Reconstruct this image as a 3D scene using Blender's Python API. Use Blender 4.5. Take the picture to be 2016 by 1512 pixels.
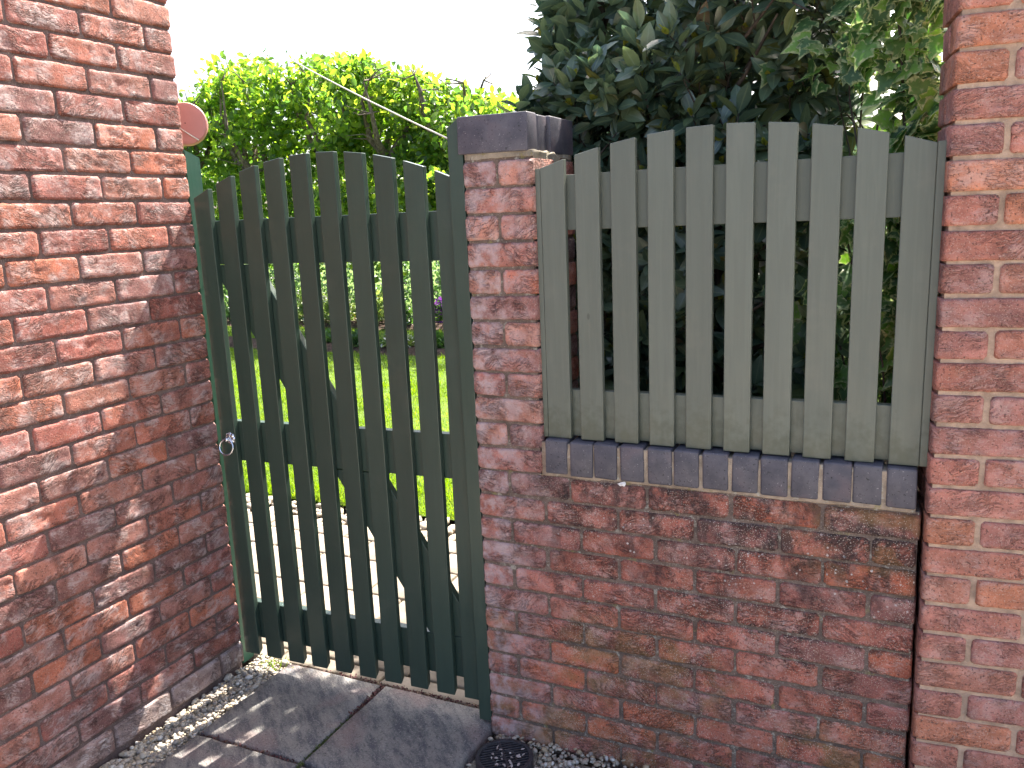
import bpy, bmesh, math
import numpy as np
from mathutils import Matrix, Vector

for o in list(bpy.data.objects):
    bpy.data.objects.remove(o, do_unlink=True)
scene = bpy.context.scene
COL = scene.collection

# ------------------------------------------------------------------ camera
cam_d = bpy.data.cameras.new('camera')
cam = bpy.data.objects.new('camera', cam_d)
COL.objects.link(cam)
cam_d.sensor_width = 36.0
cam_d.lens = 36.0 * 1642.27 / 2016.0
cam_d.clip_start = 0.05
cam_d.clip_end = 3000
_r = Vector((0.90709081, 0.41889767, -0.04136429))
_u = Vector((-0.04765043, 0.19982296, 0.97867268))
_b = Vector((0.41822924, -0.88577397, 0.20121823))
CAM = Vector((1.13717, -2.14228, 1.62326))
M = Matrix((( _r.x, _u.x, _b.x, CAM.x), (_r.y, _u.y, _b.y, CAM.y), (_r.z, _u.z, _b.z, CAM.z), (0, 0, 0, 1)))
cam.matrix_world = M
scene.camera = cam

# ------------------------------------------------------------------ sky and sun
SUN = Vector((1.14, 6.3, 8.7)).normalized()
elev = math.asin(SUN.z)
azim = math.atan2(SUN.x, SUN.y)
world = bpy.data.worlds.new('World')
scene.world = world
world.use_nodes = True
wn = world.node_tree
wn.nodes.clear()
sky = wn.nodes.new('ShaderNodeTexSky')
sky.sky_type = 'NISHITA'
sky.sun_disc = False
sky.sun_elevation = elev
sky.sun_rotation = azim
sky.air_density = 0.8
sky.dust_density = 4.5
sky.ozone_density = 0.4
bg = wn.nodes.new('ShaderNodeBackground')
bg.inputs['Strength'].default_value = 0.135
wo = wn.nodes.new('ShaderNodeOutputWorld')
wn.links.new(sky.outputs[0], bg.inputs['Color'])
wn.links.new(bg.outputs[0], wo.inputs['Surface'])
sun_d = bpy.data.lights.new('sun', 'SUN')
sun_d.energy = 5.0
sun_d.angle = math.radians(0.45)
sun_d.color = (1.0, 0.95, 0.87)
sun = bpy.data.objects.new('sun', sun_d)
COL.objects.link(sun)
sun.rotation_euler = (-SUN).to_track_quat('-Z', 'Y').to_euler()
sun.location = SUN * 20
scene.view_settings.view_transform = 'Standard'
scene.view_settings.look = 'None'
scene.view_settings.gamma = 1.0
scene.view_settings.use_curve_mapping = False
scene.view_settings.exposure = 2.05

RS = np.random.RandomState(7)

# ------------------------------------------------------------------ helpers
def tag(o, label=None, cat=None, group=None, kind=None):
    if label: o['label'] = label
    if cat: o['category'] = cat
    if group: o['group'] = group
    if kind: o['kind'] = kind
    return o

def empty(name, loc, label=None, cat=None, group=None):
    o = bpy.data.objects.new(name, None)
    o.empty_display_size = 0.1
    o.location = loc
    COL.objects.link(o)
    return tag(o, label, cat, group)

def link(name, me, parent=None, loc=None):
    o = bpy.data.objects.new(name, me)
    COL.objects.link(o)
    if parent is not None:
        o.parent = parent
        o.matrix_parent_inverse = Matrix.Translation(parent.location).inverted()
    if loc is not None: o.location = loc
    return o

def mesh(name, verts, faces, mat=None, smooth=False):
    me = bpy.data.meshes.new(name)
    if hasattr(verts, 'tolist'): verts = verts.tolist()
    me.from_pydata(verts, [], faces)
    me.validate()
    me.update()
    if smooth:
        me.polygons.foreach_set('use_smooth', [True] * len(me.polygons))
    if mat: me.materials.append(mat)
    return me

def from_bm(name, bm, mat=None, smooth=False):
    me = bpy.data.meshes.new(name)
    bmesh.ops.recalc_face_normals(bm, faces=bm.faces[:])
    bm.to_mesh(me); bm.free()
    if smooth:
        me.polygons.foreach_set('use_smooth', [True] * len(me.polygons))
    if mat: me.materials.append(mat)
    return me

def prism_mesh(name, outline, y0, y1, mat, bev=0.0015, back_dz=None):
    """outline = list of (x,z) counter-clockwise seen from the front (-y); extruded y0..y1"""
    bm = bmesh.new()
    f = [bm.verts.new((x, y0, z)) for x, z in outline]
    b = [bm.verts.new((x, y1, z + (back_dz[i] if back_dz else 0))) for i, (x, z) in enumerate(outline)]
    n = len(outline)
    bm.faces.new(f); bm.faces.new(b[::-1])
    for i in range(n):
        bm.faces.new((f[i], b[i], b[(i + 1) % n], f[(i + 1) % n]))
    if bev:
        bmesh.ops.bevel(bm, geom=bm.edges[:], offset=bev, segments=2, profile=0.5, affect='EDGES')
    return from_bm(name, bm, mat)

def box_mesh(name, a, b, mat, bev=0.0):
    bm = bmesh.new()
    bmesh.ops.create_cube(bm, size=1)
    for v in bm.verts:
        v.co = Vector(((a[0] + b[0]) / 2 + v.co.x * (b[0] - a[0]), (a[1] + b[1]) / 2 + v.co.y * (b[1] - a[1]), (a[2] + b[2]) / 2 + v.co.z * (b[2] - a[2])))
    if bev:
        bmesh.ops.bevel(bm, geom=bm.edges[:], offset=bev, segments=2, profile=0.5, affect='EDGES')
    return from_bm(name, bm, mat)

def tube(pts, rad, seg=8, cap=True):
    pts = np.array(pts, float); n = len(pts)
    rad = np.full(n, rad) if np.isscalar(rad) else np.array(rad, float)
    V = []; F = []
    up = np.array([0.13, 0.31, 0.94])
    for i in range(n):
        t = pts[min(i + 1, n - 1)] - pts[max(i - 1, 0)]
        t = t / (np.linalg.norm(t) + 1e-9)
        a = np.cross(t, up); a /= np.linalg.norm(a) + 1e-9
        b = np.cross(t, a)
        for k in range(seg):
            th = 2 * math.pi * k / seg
            V.append(pts[i] + rad[i] * (a * math.cos(th) + b * math.sin(th)))
    for i in range(n - 1):
        for k in range(seg):
            k2 = (k + 1) % seg
            F.append((i * seg + k, i * seg + k2, (i + 1) * seg + k2, (i + 1) * seg + k))
    if cap:
        F.append(tuple(range(seg))[::-1]); F.append(tuple(range((n - 1) * seg, n * seg)))
    return V, F

def join(parts):
    V = []; F = []
    for v, f in parts:
        o = len(V)
        V.extend([tuple(p) for p in v]); F.extend([tuple(i + o for i in q) for q in f])
    return V, F

# 2D smooth value noise
class VN:
    def __init__(s, seed, n=64):
        s.n = n; s.g = np.random.RandomState(seed).rand(n, n) * 2 - 1
    def __call__(s, x, y):
        x = np.asarray(x, float); y = np.asarray(y, float)
        xi = np.floor(x).astype(int); yi = np.floor(y).astype(int)
        fx = x - xi; fy = y - yi
        fx = fx * fx * (3 - 2 * fx); fy = fy * fy * (3 - 2 * fy)
        n = s.n
        a = s.g[xi % n, yi % n]; b = s.g[(xi + 1) % n, yi % n]; c = s.g[xi % n, (yi + 1) % n]; d = s.g[(xi + 1) % n, (yi + 1) % n]
        return (a * (1 - fx) + b * fx) * (1 - fy) + (c * (1 - fx) + d * fx) * fy

# ------------------------------------------------------------------ materials
class NT:
    def __init__(s, name):
        s.m = bpy.data.materials.new(name); s.m.use_nodes = True
        s.t = s.m.node_tree; s.t.nodes.clear()
        s.out = s.t.nodes.new('ShaderNodeOutputMaterial')
    def n(s, typ, **kw):
        nd = s.t.nodes.new(typ)
        for k, v in kw.items(): setattr(nd, k, v)
        return nd
    def l(s, a, b): s.t.links.new(a, b)
    def put(s, sock, v):
        if hasattr(v, 'is_output'): s.l(v, sock)
        elif isinstance(v, (tuple, list)) and len(v) == 3 and sock.type == 'RGBA': sock.default_value = (*v, 1)
        else: sock.default_value = v
    def math(s, op, a, b=0.0, clamp=False):
        nd = s.n('ShaderNodeMath', operation=op, use_clamp=clamp)
        s.put(nd.inputs[0], a); s.put(nd.inputs[1], b); return nd.outputs[0]
    def noise(s, vec, scale, detail=3, rough=0.55, dist=0.0, typ='FBM'):
        nd = s.n('ShaderNodeTexNoise'); nd.noise_type = typ
        s.l(vec, nd.inputs['Vector']); nd.inputs['Scale'].default_value = scale
        nd.inputs['Detail'].default_value = detail; nd.inputs['Roughness'].default_value = rough
        nd.inputs['Distortion'].default_value = dist
        return nd.outputs['Fac']
    def ramp(s, f, a, b, lo=0.0, hi=1.0):
        nd = s.n('ShaderNodeMapRange', interpolation_type='SMOOTHSTEP')
        s.put(nd.inputs['Value'], f)
        nd.inputs['From Min'].default_value = a; nd.inputs['From Max'].default_value = b
        nd.inputs['To Min'].default_value = lo; nd.inputs['To Max'].default_value = hi
        return nd.outputs[0]
    def mix(s, f, a, b, mode='MIX'):
        nd = s.n('ShaderNodeMix', data_type='RGBA', blend_type=mode)
        s.put(nd.inputs[0], f); s.put(nd.inputs[6], a); s.put(nd.inputs[7], b); return nd.outputs[2]
    def vscale(s, vec, sc, loc=None):
        nd = s.n('ShaderNodeVectorMath', operation='MULTIPLY'); s.l(vec, nd.inputs[0]); nd.inputs[1].default_value = sc
        return nd.outputs[0]
    def vadd(s, a, b):
        nd = s.n('ShaderNodeVectorMath', operation='ADD'); s.put(nd.inputs[0], a); s.put(nd.inputs[1], b); return nd.outputs[0]
    def bump(s, h, strength, dist, normal=None):
        nd = s.n('ShaderNodeBump'); s.put(nd.inputs['Height'], h)
        nd.inputs['Strength'].default_value = strength; nd.inputs['Distance'].default_value = dist
        if normal is not None: s.l(normal, nd.inputs['Normal'])
        return nd.outputs[0]
    def bsdf(s, col, rough=0.7, spec=0.4, normal=None, metal=0.0, coat=0.0):
        p = s.n('ShaderNodeBsdfPrincipled')
        s.put(p.inputs['Base Color'], col); s.put(p.inputs['Roughness'], rough)
        p.inputs['Specular IOR Level'].default_value = spec; p.inputs['Metallic'].default_value = metal
        if coat: p.inputs['Coat Weight'].default_value = coat; p.inputs['Coat Roughness'].default_value = 0.2
        if normal is not None: s.l(normal, p.inputs['Normal'])
        return p
    def done(s, sh): s.l(sh, s.out.inputs['Surface']); return s.m

def sep_xyz(t, v):
    nd = t.n('ShaderNodeSeparateXYZ'); t.l(v, nd.inputs[0]); return nd.outputs

def brick_mat(name, bloom=0.35, flash=0.6, stain=False, fold=0.6, crease=1.0, bd=0.008, grit=1.0):
    t = NT(name)
    tc = t.n('ShaderNodeTexCoord'); oi = t.n('ShaderNodeObjectInfo'); geo = t.n('ShaderNodeNewGeometry')
    off = t.n('ShaderNodeVectorMath', operation='MULTIPLY')
    comb = t.n('ShaderNodeCombineXYZ')
    for i, k in enumerate((31.7, 17.3, 47.1)):
        t.l(t.math('MULTIPLY', oi.outputs['Random'], k), comb.inputs[i])
    co = t.vadd(tc.outputs['Object'], comb.outputs[0])
    col = oi.outputs['Color']
    v1 = t.ramp(t.noise(co, 22, 4, 0.6), 0.3, 0.75, 0.72, 1.22)
    hs = t.n('ShaderNodeHueSaturation'); t.l(col, hs.inputs['Color']); t.l(v1, hs.inputs['Value'])
    c = hs.outputs[0]
    # orange / pale patches
    c = t.mix(t.ramp(t.noise(co, 13, 2, 0.5), 0.52, 0.72, 0, 0.4), c, t.mix(0.5, col, (0.46, 0.17, 0.085)))
    # kiln flashing: purple grey areas
    st = t.vscale(co, (1.0, 1.0, 2.2))
    fl = t.math('MULTIPLY', t.ramp(t.noise(st, 8.5, 3, 0.55), 0.5, 0.68), flash)
    c = t.mix(fl, c, (0.135, 0.07, 0.066))
    # fold creases (handmade bricks): warped, stretched contour lines, turned a little on each brick
    vr = t.n('ShaderNodeVectorRotate', rotation_type='Y_AXIS'); t.l(co, vr.inputs['Vector'])
    t.l(t.math('MULTIPLY', t.math('SUBTRACT', oi.outputs['Random'], 0.5), 1.1), vr.inputs['Angle'])
    warp = t.n('ShaderNodeTexNoise'); warp.inputs['Scale'].default_value = 11.0; t.l(co, warp.inputs['Vector'])
    wv = t.n('ShaderNodeVectorMath', operation='MULTIPLY_ADD'); t.l(warp.outputs['Color'], wv.inputs[0]); wv.inputs[1].default_value = (0.07, 0.07, 0.07); t.l(vr.outputs[0], wv.inputs[2])
    fv = t.vscale(wv.outputs[0], (0.34, 0.5, 1.25))
    na = t.noise(fv, 44, 3, 0.6, 0.2)
    nb = t.noise(t.vadd(fv, (3.3, 1.1, 7.7)), 78, 3, 0.62, 0.3)
    mk = t.noise(co, 12, 2, 0.5)
    mask = t.ramp(mk, 0.44, 0.58)
    line = lambda n, w: t.ramp(t.math('ABSOLUTE', t.math('SUBTRACT', n, 0.5)), 0.0, w, 1, 0)
    cr1 = t.math('MULTIPLY', line(na, 0.04), mask)
    cr2 = t.math('MULTIPLY', line(nb, 0.045), mask)
    crk = t.math('MAXIMUM', cr1, t.math('MULTIPLY', cr2, 0.75))
    c = t.mix(t.math('MULTIPLY', crk, 0.72 * crease), c, t.mix(0.25, (0.035, 0.018, 0.016), c))
    # pale lime bloom clings to the raised folds
    rdg = t.math('MAXIMUM', t.math('MULTIPLY', t.ramp(na, 0.52, 0.58), t.ramp(na, 0.72, 0.6)), t.math('MULTIPLY', t.ramp(nb, 0.52, 0.57), t.ramp(nb, 0.68, 0.6)))
    blo = t.math('MULTIPLY', t.math('MULTIPLY', t.ramp(t.noise(co, 15, 3, 0.6), 0.44, 0.62), t.ramp(rdg, 0, 1, 0.25, 1)), bloom, True)
    c = t.mix(blo, c, (0.60, 0.51, 0.48))
    blo2 = t.math('MULTIPLY', t.math('MULTIPLY', t.ramp(t.noise(co, 7.5, 3, 0.6), 0.54, 0.68), t.ramp(t.noise(co, 120, 3, 0.7), 0.35, 0.65, 0.3, 1)), bloom * 0.7)
    c = t.mix(blo2, c, (0.54, 0.44, 0.42))
    # sandy specks
    c = t.mix(t.ramp(t.noise(co, 300, 3, 0.6), 0.55, 0.68, 0, 0.5 * grit), c, (0.56, 0.41, 0.33))
    c = t.mix(t.ramp(t.noise(t.vadd(co, (4, 9, 2)), 170, 3, 0.6), 0.56, 0.68, 0, 0.7 * grit), c, (0.065, 0.035, 0.03))
    if stain:
        pos = geo.outputs['Position']
        x, y, z = sep_xyz(t, pos)
        # soot and algae washed down from the coping joints
        zz = t.math('ADD', z, t.ramp(t.noise(pos, 5, 3, 0.6), 0.3, 0.7, -0.2, 0.2))
        so = t.ramp(zz, 0.42, 0.88, 0, 1)
        xin = t.math('MULTIPLY', t.ramp(x, 0.14, 0.3), t.ramp(z, 0.88, 0.86))
        edge = t.ramp(t.noise(t.vscale(pos, (1, 1, 0.5)), 17, 4, 0.7), 0.40, 0.60, 0.05, 0.9)
        c = t.mix(t.math('MULTIPLY', t.math('MULTIPLY', so, xin), edge), c, (0.055, 0.036, 0.034))
        # grime along the brick edges
        oz = t.math('ABSOLUTE', sep_xyz(t, tc.outputs['Object'])[2])
        gr = t.math('MULTIPLY', t.ramp(t.math('ADD', oz, t.ramp(t.noise(pos, 60, 3, 0.65), 0.3, 0.7, -0.010, 0.010)), 0.020, 0.033), t.ramp(t.noise(pos, 7, 3, 0.6), 0.4, 0.62, 0, 0.8))
        gr = t.math('MULTIPLY', gr, t.ramp(x, 0.1, 0.3, 0.3, 1))
        c = t.mix(gr, c, (0.07, 0.048, 0.042))
        # ochre algae near the ground and at the right end
        lo = t.math('MULTIPLY', t.ramp(t.math('ADD', z, t.ramp(t.noise(pos, 4, 2), 0.3, 0.7, -0.25, 0.25)), 0.48, 0.08), t.ramp(t.noise(pos, 8, 3, 0.6), 0.40, 0.60, 0, 0.72))
        c = t.mix(lo, c, (0.25, 0.155, 0.06))
        oc = t.math('MULTIPLY', t.math('MULTIPLY', t.ramp(x, 0.8, 1.1), t.ramp(z, 0.6, 0.75)), t.ramp(t.noise(pos, 11, 2), 0.45, 0.6, 0, 0.55))
        c = t.mix(oc, c, (0.23, 0.13, 0.05))
        # lichen dots
        vo = t.n('ShaderNodeTexVoronoi'); vo.inputs['Scale'].default_value = 105; t.l(pos, vo.inputs['Vector'])
        pick = t.math('GREATER_THAN', sep_xyz(t, vo.outputs['Color'])[0], 0.72)
        size = t.math('MULTIPLY', sep_xyz(t, vo.outputs['Color'])[1], 0.34)
        dot = t.math('MULTIPLY', t.math('LESS_THAN', vo.outputs['Distance'], size), pick)
        dm = t.math('MULTIPLY', t.ramp(t.noise(pos, 5.5, 3, 0.6), 0.42, 0.6), t.ramp(x, 0.15, 0.35))
        dm = t.math('MULTIPLY', dm, t.ramp(z, 0.45, 0.72, 0.35, 1))
        c = t.mix(t.math('MULTIPLY', t.math('MULTIPLY', dot, dm), 0.85), c, (0.62, 0.58, 0.55))
        vo2 = t.n('ShaderNodeTexVoronoi'); vo2.inputs['Scale'].default_value = 210; t.l(pos, vo2.inputs['Vector'])
        d2 = t.math('MULTIPLY', t.math('LESS_THAN', vo2.outputs['Distance'], 0.26), t.ramp(t.noise(pos, 7, 3), 0.38, 0.6, 0.1, 0.75))
        d2 = t.math('MULTIPLY', d2, t.ramp(x, 0.1, 0.3))
        c = t.mix(d2, c, (0.55, 0.47, 0.39))
        # faint white salts at the arris by the gate
        ef = t.math('MULTIPLY', t.ramp(x, 0.30, 0.02), t.ramp(t.noise(pos, 20, 4, 0.65), 0.40, 0.62, 0.06, 0.72))
        c = t.mix(ef, c, (0.52, 0.42, 0.42))
    h = t.math('SUBTRACT', t.math('MULTIPLY', t.math('ADD', t.math('MULTIPLY', na, 0.9), t.math('MULTIPLY', nb, 0.5)), mask), t.math('MULTIPLY', crk, 0.55))
    h = t.math('ADD', t.math('MULTIPLY', h, fold), t.math('MULTIPLY', t.noise(co, 85, 4, 0.7), 0.5))
    n1 = t.bump(h, 1.0, bd)
    n2 = t.bump(t.noise(co, 300, 4, 0.7), 0.9, 0.0022, n1)
    b = t.bsdf(c, t.ramp(rdg, 0.0, 1.0, 0.88, 0.66), 0.32, n2)
    return t.done(b.outputs[0])

def mortar_mat(name, col, lichen=0.0):
    t = NT(name)
    geo = t.n('ShaderNodeNewGeometry'); pos = geo.outputs['Position']
    c = t.mix(t.ramp(t.noise(pos, 30, 4, 0.6), 0.3, 0.7), tuple(k * 0.72 for k in col), tuple(k * 1.15 for k in col))
    c = t.mix(t.ramp(t.noise(pos, 300, 2), 0.58, 0.7, 0, 0.5), c, (0.52, 0.44, 0.36))
    c = t.mix(t.ramp(t.noise(pos, 8, 3, 0.6), 0.5, 0.66, 0, 0.5), c, tuple(k * 0.4 for k in col))
    if lichen:
        c = t.mix(t.ramp(t.noise(pos, 45, 4, 0.7), 0.56, 0.68, 0, lichen), c, (0.46, 0.45, 0.38))
        c = t.mix(t.ramp(t.noise(t.vadd(pos, (3.1, 0, 0)), 26, 4, 0.7), 0.6, 0.7, 0, lichen), c, (0.25, 0.22, 0.08))
    n = t.bump(t.noise(pos, 160, 5, 0.65), 0.8, 0.004)
    return t.done(t.bsdf(c, 0.92, 0.2, n).outputs[0])

def paint_mat(name, col, rough=0.38, grain=0.5, spec=0.5, wear=0.15, foot=0.0):
    t = NT(name)
    tc = t.n('ShaderNodeTexCoord'); oi = t.n('ShaderNodeObjectInfo')
    comb = t.n('ShaderNodeCombineXYZ'); t.l(t.math('MULTIPLY', oi.outputs['Random'], 53.0), comb.inputs[0]); t.l(t.math('MULTIPLY', oi.outputs['Random'], 29.0), comb.inputs[1])
    co = t.vadd(tc.outputs['Object'], comb.outputs[0])
    g = t.noise(t.vscale(co, (1, 1, 0.028)), 210, 4, 0.6, 0.4)
    g2 = t.noise(t.vscale(co, (1, 1, 0.06)), 55, 3, 0.55, 1.2)
    c = t.mix(t.ramp(g2, 0.35, 0.7), tuple(k * 0.955 for k in col), tuple(k * 1.045 for k in col))
    c = t.mix(t.ramp(g, 0.6, 0.78, 0, 0.12), c, tuple(k * 0.55 for k in col))
    hs = t.n('ShaderNodeHueSaturation'); t.l(c, hs.inputs['Color']); t.l(t.ramp(oi.outputs['Random'], 0, 1, 0.93, 1.07), hs.inputs['Value'])
    c = hs.outputs[0]
    geo = t.n('ShaderNodeNewGeometry')
    c = t.mix(t.ramp(t.noise(geo.outputs['Position'], 9, 4, 0.65), 0.54, 0.72, 0, wear), c, (0.22, 0.20, 0.16))
    px_, py_, pz_ = sep_xyz(t, geo.outputs['Position'])
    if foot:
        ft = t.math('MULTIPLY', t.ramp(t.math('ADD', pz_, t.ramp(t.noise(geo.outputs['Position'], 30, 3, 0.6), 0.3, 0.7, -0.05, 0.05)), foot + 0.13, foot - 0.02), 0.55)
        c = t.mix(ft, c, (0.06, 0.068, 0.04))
    vk = t.n('ShaderNodeTexVoronoi'); vk.inputs['Scale'].default_value = 2.6; t.l(t.vscale(co, (2.2, 0.0, 1.0)), vk.inputs['Vector'])
    c = t.mix(t.ramp(vk.outputs['Distance'], 0.034, 0.02, 0, 0.5), c, tuple(k * 0.35 for k in col))
    n = t.bump(t.math('ADD', g, t.math('MULTIPLY', g2, 0.6)), grain, 0.0012)
    r = t.ramp(t.noise(co, 12, 3), 0.3, 0.7, rough * 0.85, rough * 1.2)
    return t.done(t.bsdf(c, r, spec, n).outputs[0])

def leaf_mat(name, ramp_cols, trans=0.45, rough=0.4, spec=0.5, tcol=None, rib=None, edge=None, edgew=(0.45, 0.8), tv=1.7):
    """ramp_cols: list of (pos,(r,g,b)) over the per-leaf random number"""
    t = NT(name)
    at = t.n('ShaderNodeAttribute', attribute_name='rnd'); oi = t.n('ShaderNodeObjectInfo')
    f = t.math('FRACT', t.math('ADD', at.outputs['Fac'], t.math('MULTIPLY', oi.outputs['Random'], 0.999)))
    cr = t.n('ShaderNodeValToRGB'); t.l(f, cr.inputs[0])
    els = cr.color_ramp.elements
    els[0].position = ramp_cols[0][0]; els[0].color = (*ramp_cols[0][1], 1)
    els[1].position = ramp_cols[-1][0]; els[1].color = (*ramp_cols[-1][1], 1)
    for p, c in ramp_cols[1:-1]:
        e = els.new(p); e.color = (*c, 1)
    c = cr.outputs[0]
    geo = t.n('ShaderNodeNewGeometry')
    c = t.mix(t.ramp(t.noise(geo.outputs['Position'], 90, 2), 0.35, 0.7, 0, 0.35), c, t.mix(0.5, c, (0.02, 0.035, 0.015)))
    if rib or edge:
        ea = t.n('ShaderNodeAttribute', attribute_name='edge')
        if edge:
            wob = t.math('ADD', ea.outputs['Fac'], t.ramp(t.noise(geo.outputs['Position'], 120, 2), 0.3, 0.7, -0.2, 0.2))
            c = t.mix(t.ramp(wob, edgew[0], edgew[1]), c, edge)
        if rib:
            c = t.mix(t.ramp(ea.outputs['Fac'], 0.16, 0.02), c, rib)
    p = t.bsdf(c, rough, spec)
    tr = t.n('ShaderNodeBsdfTranslucent')
    hs = t.n('ShaderNodeHueSaturation'); t.l(c, hs.inputs['Color']); hs.inputs['Value'].default_value = tv; hs.inputs['Saturation'].default_value = 1.15
    if tcol: t.l(t.mix(0.6, hs.outputs[0], tcol), tr.inputs['Color'])
    else: t.l(hs.outputs[0], tr.inputs['Color'])
    ms = t.n('ShaderNodeMixShader'); ms.inputs[0].default_value = trans
    t.l(p.outputs[0], ms.inputs[1]); t.l(tr.outputs[0], ms.inputs[2])
    return t.done(ms.outputs[0])

def bark_mat(name, c1, c2):
    t = NT(name); geo = t.n('ShaderNodeNewGeometry'); pos = geo.outputs['Position']
    n = t.noise(t.vscale(pos, (1, 1, 0.3)), 40, 5, 0.65)
    c = t.mix(t.ramp(n, 0.35, 0.65), c1, c2)
    return t.done(t.bsdf(c, 0.9, 0.2, t.bump(n, 0.9, 0.01)).outputs[0])

def simple(name, col, rough=0.5, spec=0.5, metal=0.0, nscale=0, namp=0.2, bump=0.0):
    t = NT(name); geo = t.n('ShaderNodeNewGeometry'); pos = geo.outputs['Position']
    c = col; nrm = None
    if nscale:
        n = t.noise(pos, nscale, 4, 0.6)
        c = t.mix(t.ramp(n, 0.3, 0.7), tuple(k * (1 - namp) for k in col), tuple(k * (1 + namp) for k in col))
        if bump: nrm = t.bump(n, 0.7, bump)
    return t.done(t.bsdf(c, rough, spec, nrm, metal).outputs[0])

M_BRICK_L = brick_mat('brick_left', 0.42, 0.52, fold=1.0, crease=1.15, bd=0.005)
M_BRICK_P = brick_mat('brick_low_wall', 0.26, 0.28, stain=True, fold=0.9, crease=0.9, grit=1.1)
M_BRICK_R = brick_mat('brick_right', 0.2, 0.28, fold=0.5, crease=0.6, grit=1.1)
M_MORT_L = mortar_mat('mortar_left', (0.175, 0.12, 0.105))
M_MORT_P = mortar_mat('mortar_low_wall', (0.165, 0.122, 0.10), 0.6)
M_MORT_R = mortar_mat('mortar_right', (0.47, 0.335, 0.245))

def blue_brick_mat():
    t = NT('blue_engineering_brick')
    tc = t.n('ShaderNodeTexCoord'); oi = t.n('ShaderNodeObjectInfo'); geo = t.n('ShaderNodeNewGeometry')
    comb = t.n('ShaderNodeCombineXYZ'); t.l(t.math('MULTIPLY', oi.outputs['Random'], 37.0), comb.inputs[0])
    co = t.vadd(tc.outputs['Object'], comb.outputs[0])
    c = t.mix(t.ramp(t.noise(co, 18, 4, 0.6), 0.3, 0.7), (0.060, 0.058, 0.074), (0.105, 0.098, 0.114))
    c = t.mix(t.ramp(t.noise(co, 9, 2), 0.55, 0.7, 0, 0.5), c, (0.13, 0.09, 0.10))
    c = t.mix(t.ramp(t.noise(co, 180, 2, 0.5), 0.64, 0.72, 0, 0.9), c, (0.02, 0.018, 0.02))
    c = t.mix(t.ramp(t.noise(t.vadd(co, (5, 2, 1)), 240, 2, 0.5), 0.67, 0.75, 0, 0.6), c, (0.42, 0.38, 0.38))
    n = t.bump(t.math('ADD', t.noise(co, 200, 3, 0.6), t.noise(co, 30, 3, 0.6)), 0.45, 0.0016)
    return t.done(t.bsdf(c, t.ramp(t.noise(co, 14, 3), 0.3, 0.7, 0.42, 0.62), 0.45, n).outputs[0])
M_BLUE = blue_brick_mat()
M_GATE = paint_mat('dark_green_gloss_paint', (0.036, 0.060, 0.045), 0.33, 0.22, 0.5, 0.05)
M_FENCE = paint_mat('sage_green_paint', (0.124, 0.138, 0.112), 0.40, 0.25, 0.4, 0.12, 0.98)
M_LPOST = paint_mat('dark_green_post_paint', (0.03, 0.085, 0.058), 0.35, 0.3, 0.5, 0.08)
M_STEEL = simple('galvanised_steel', (0.68, 0.70, 0.74), 0.24, 0.5, 1.0, 60, 0.15)

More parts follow.
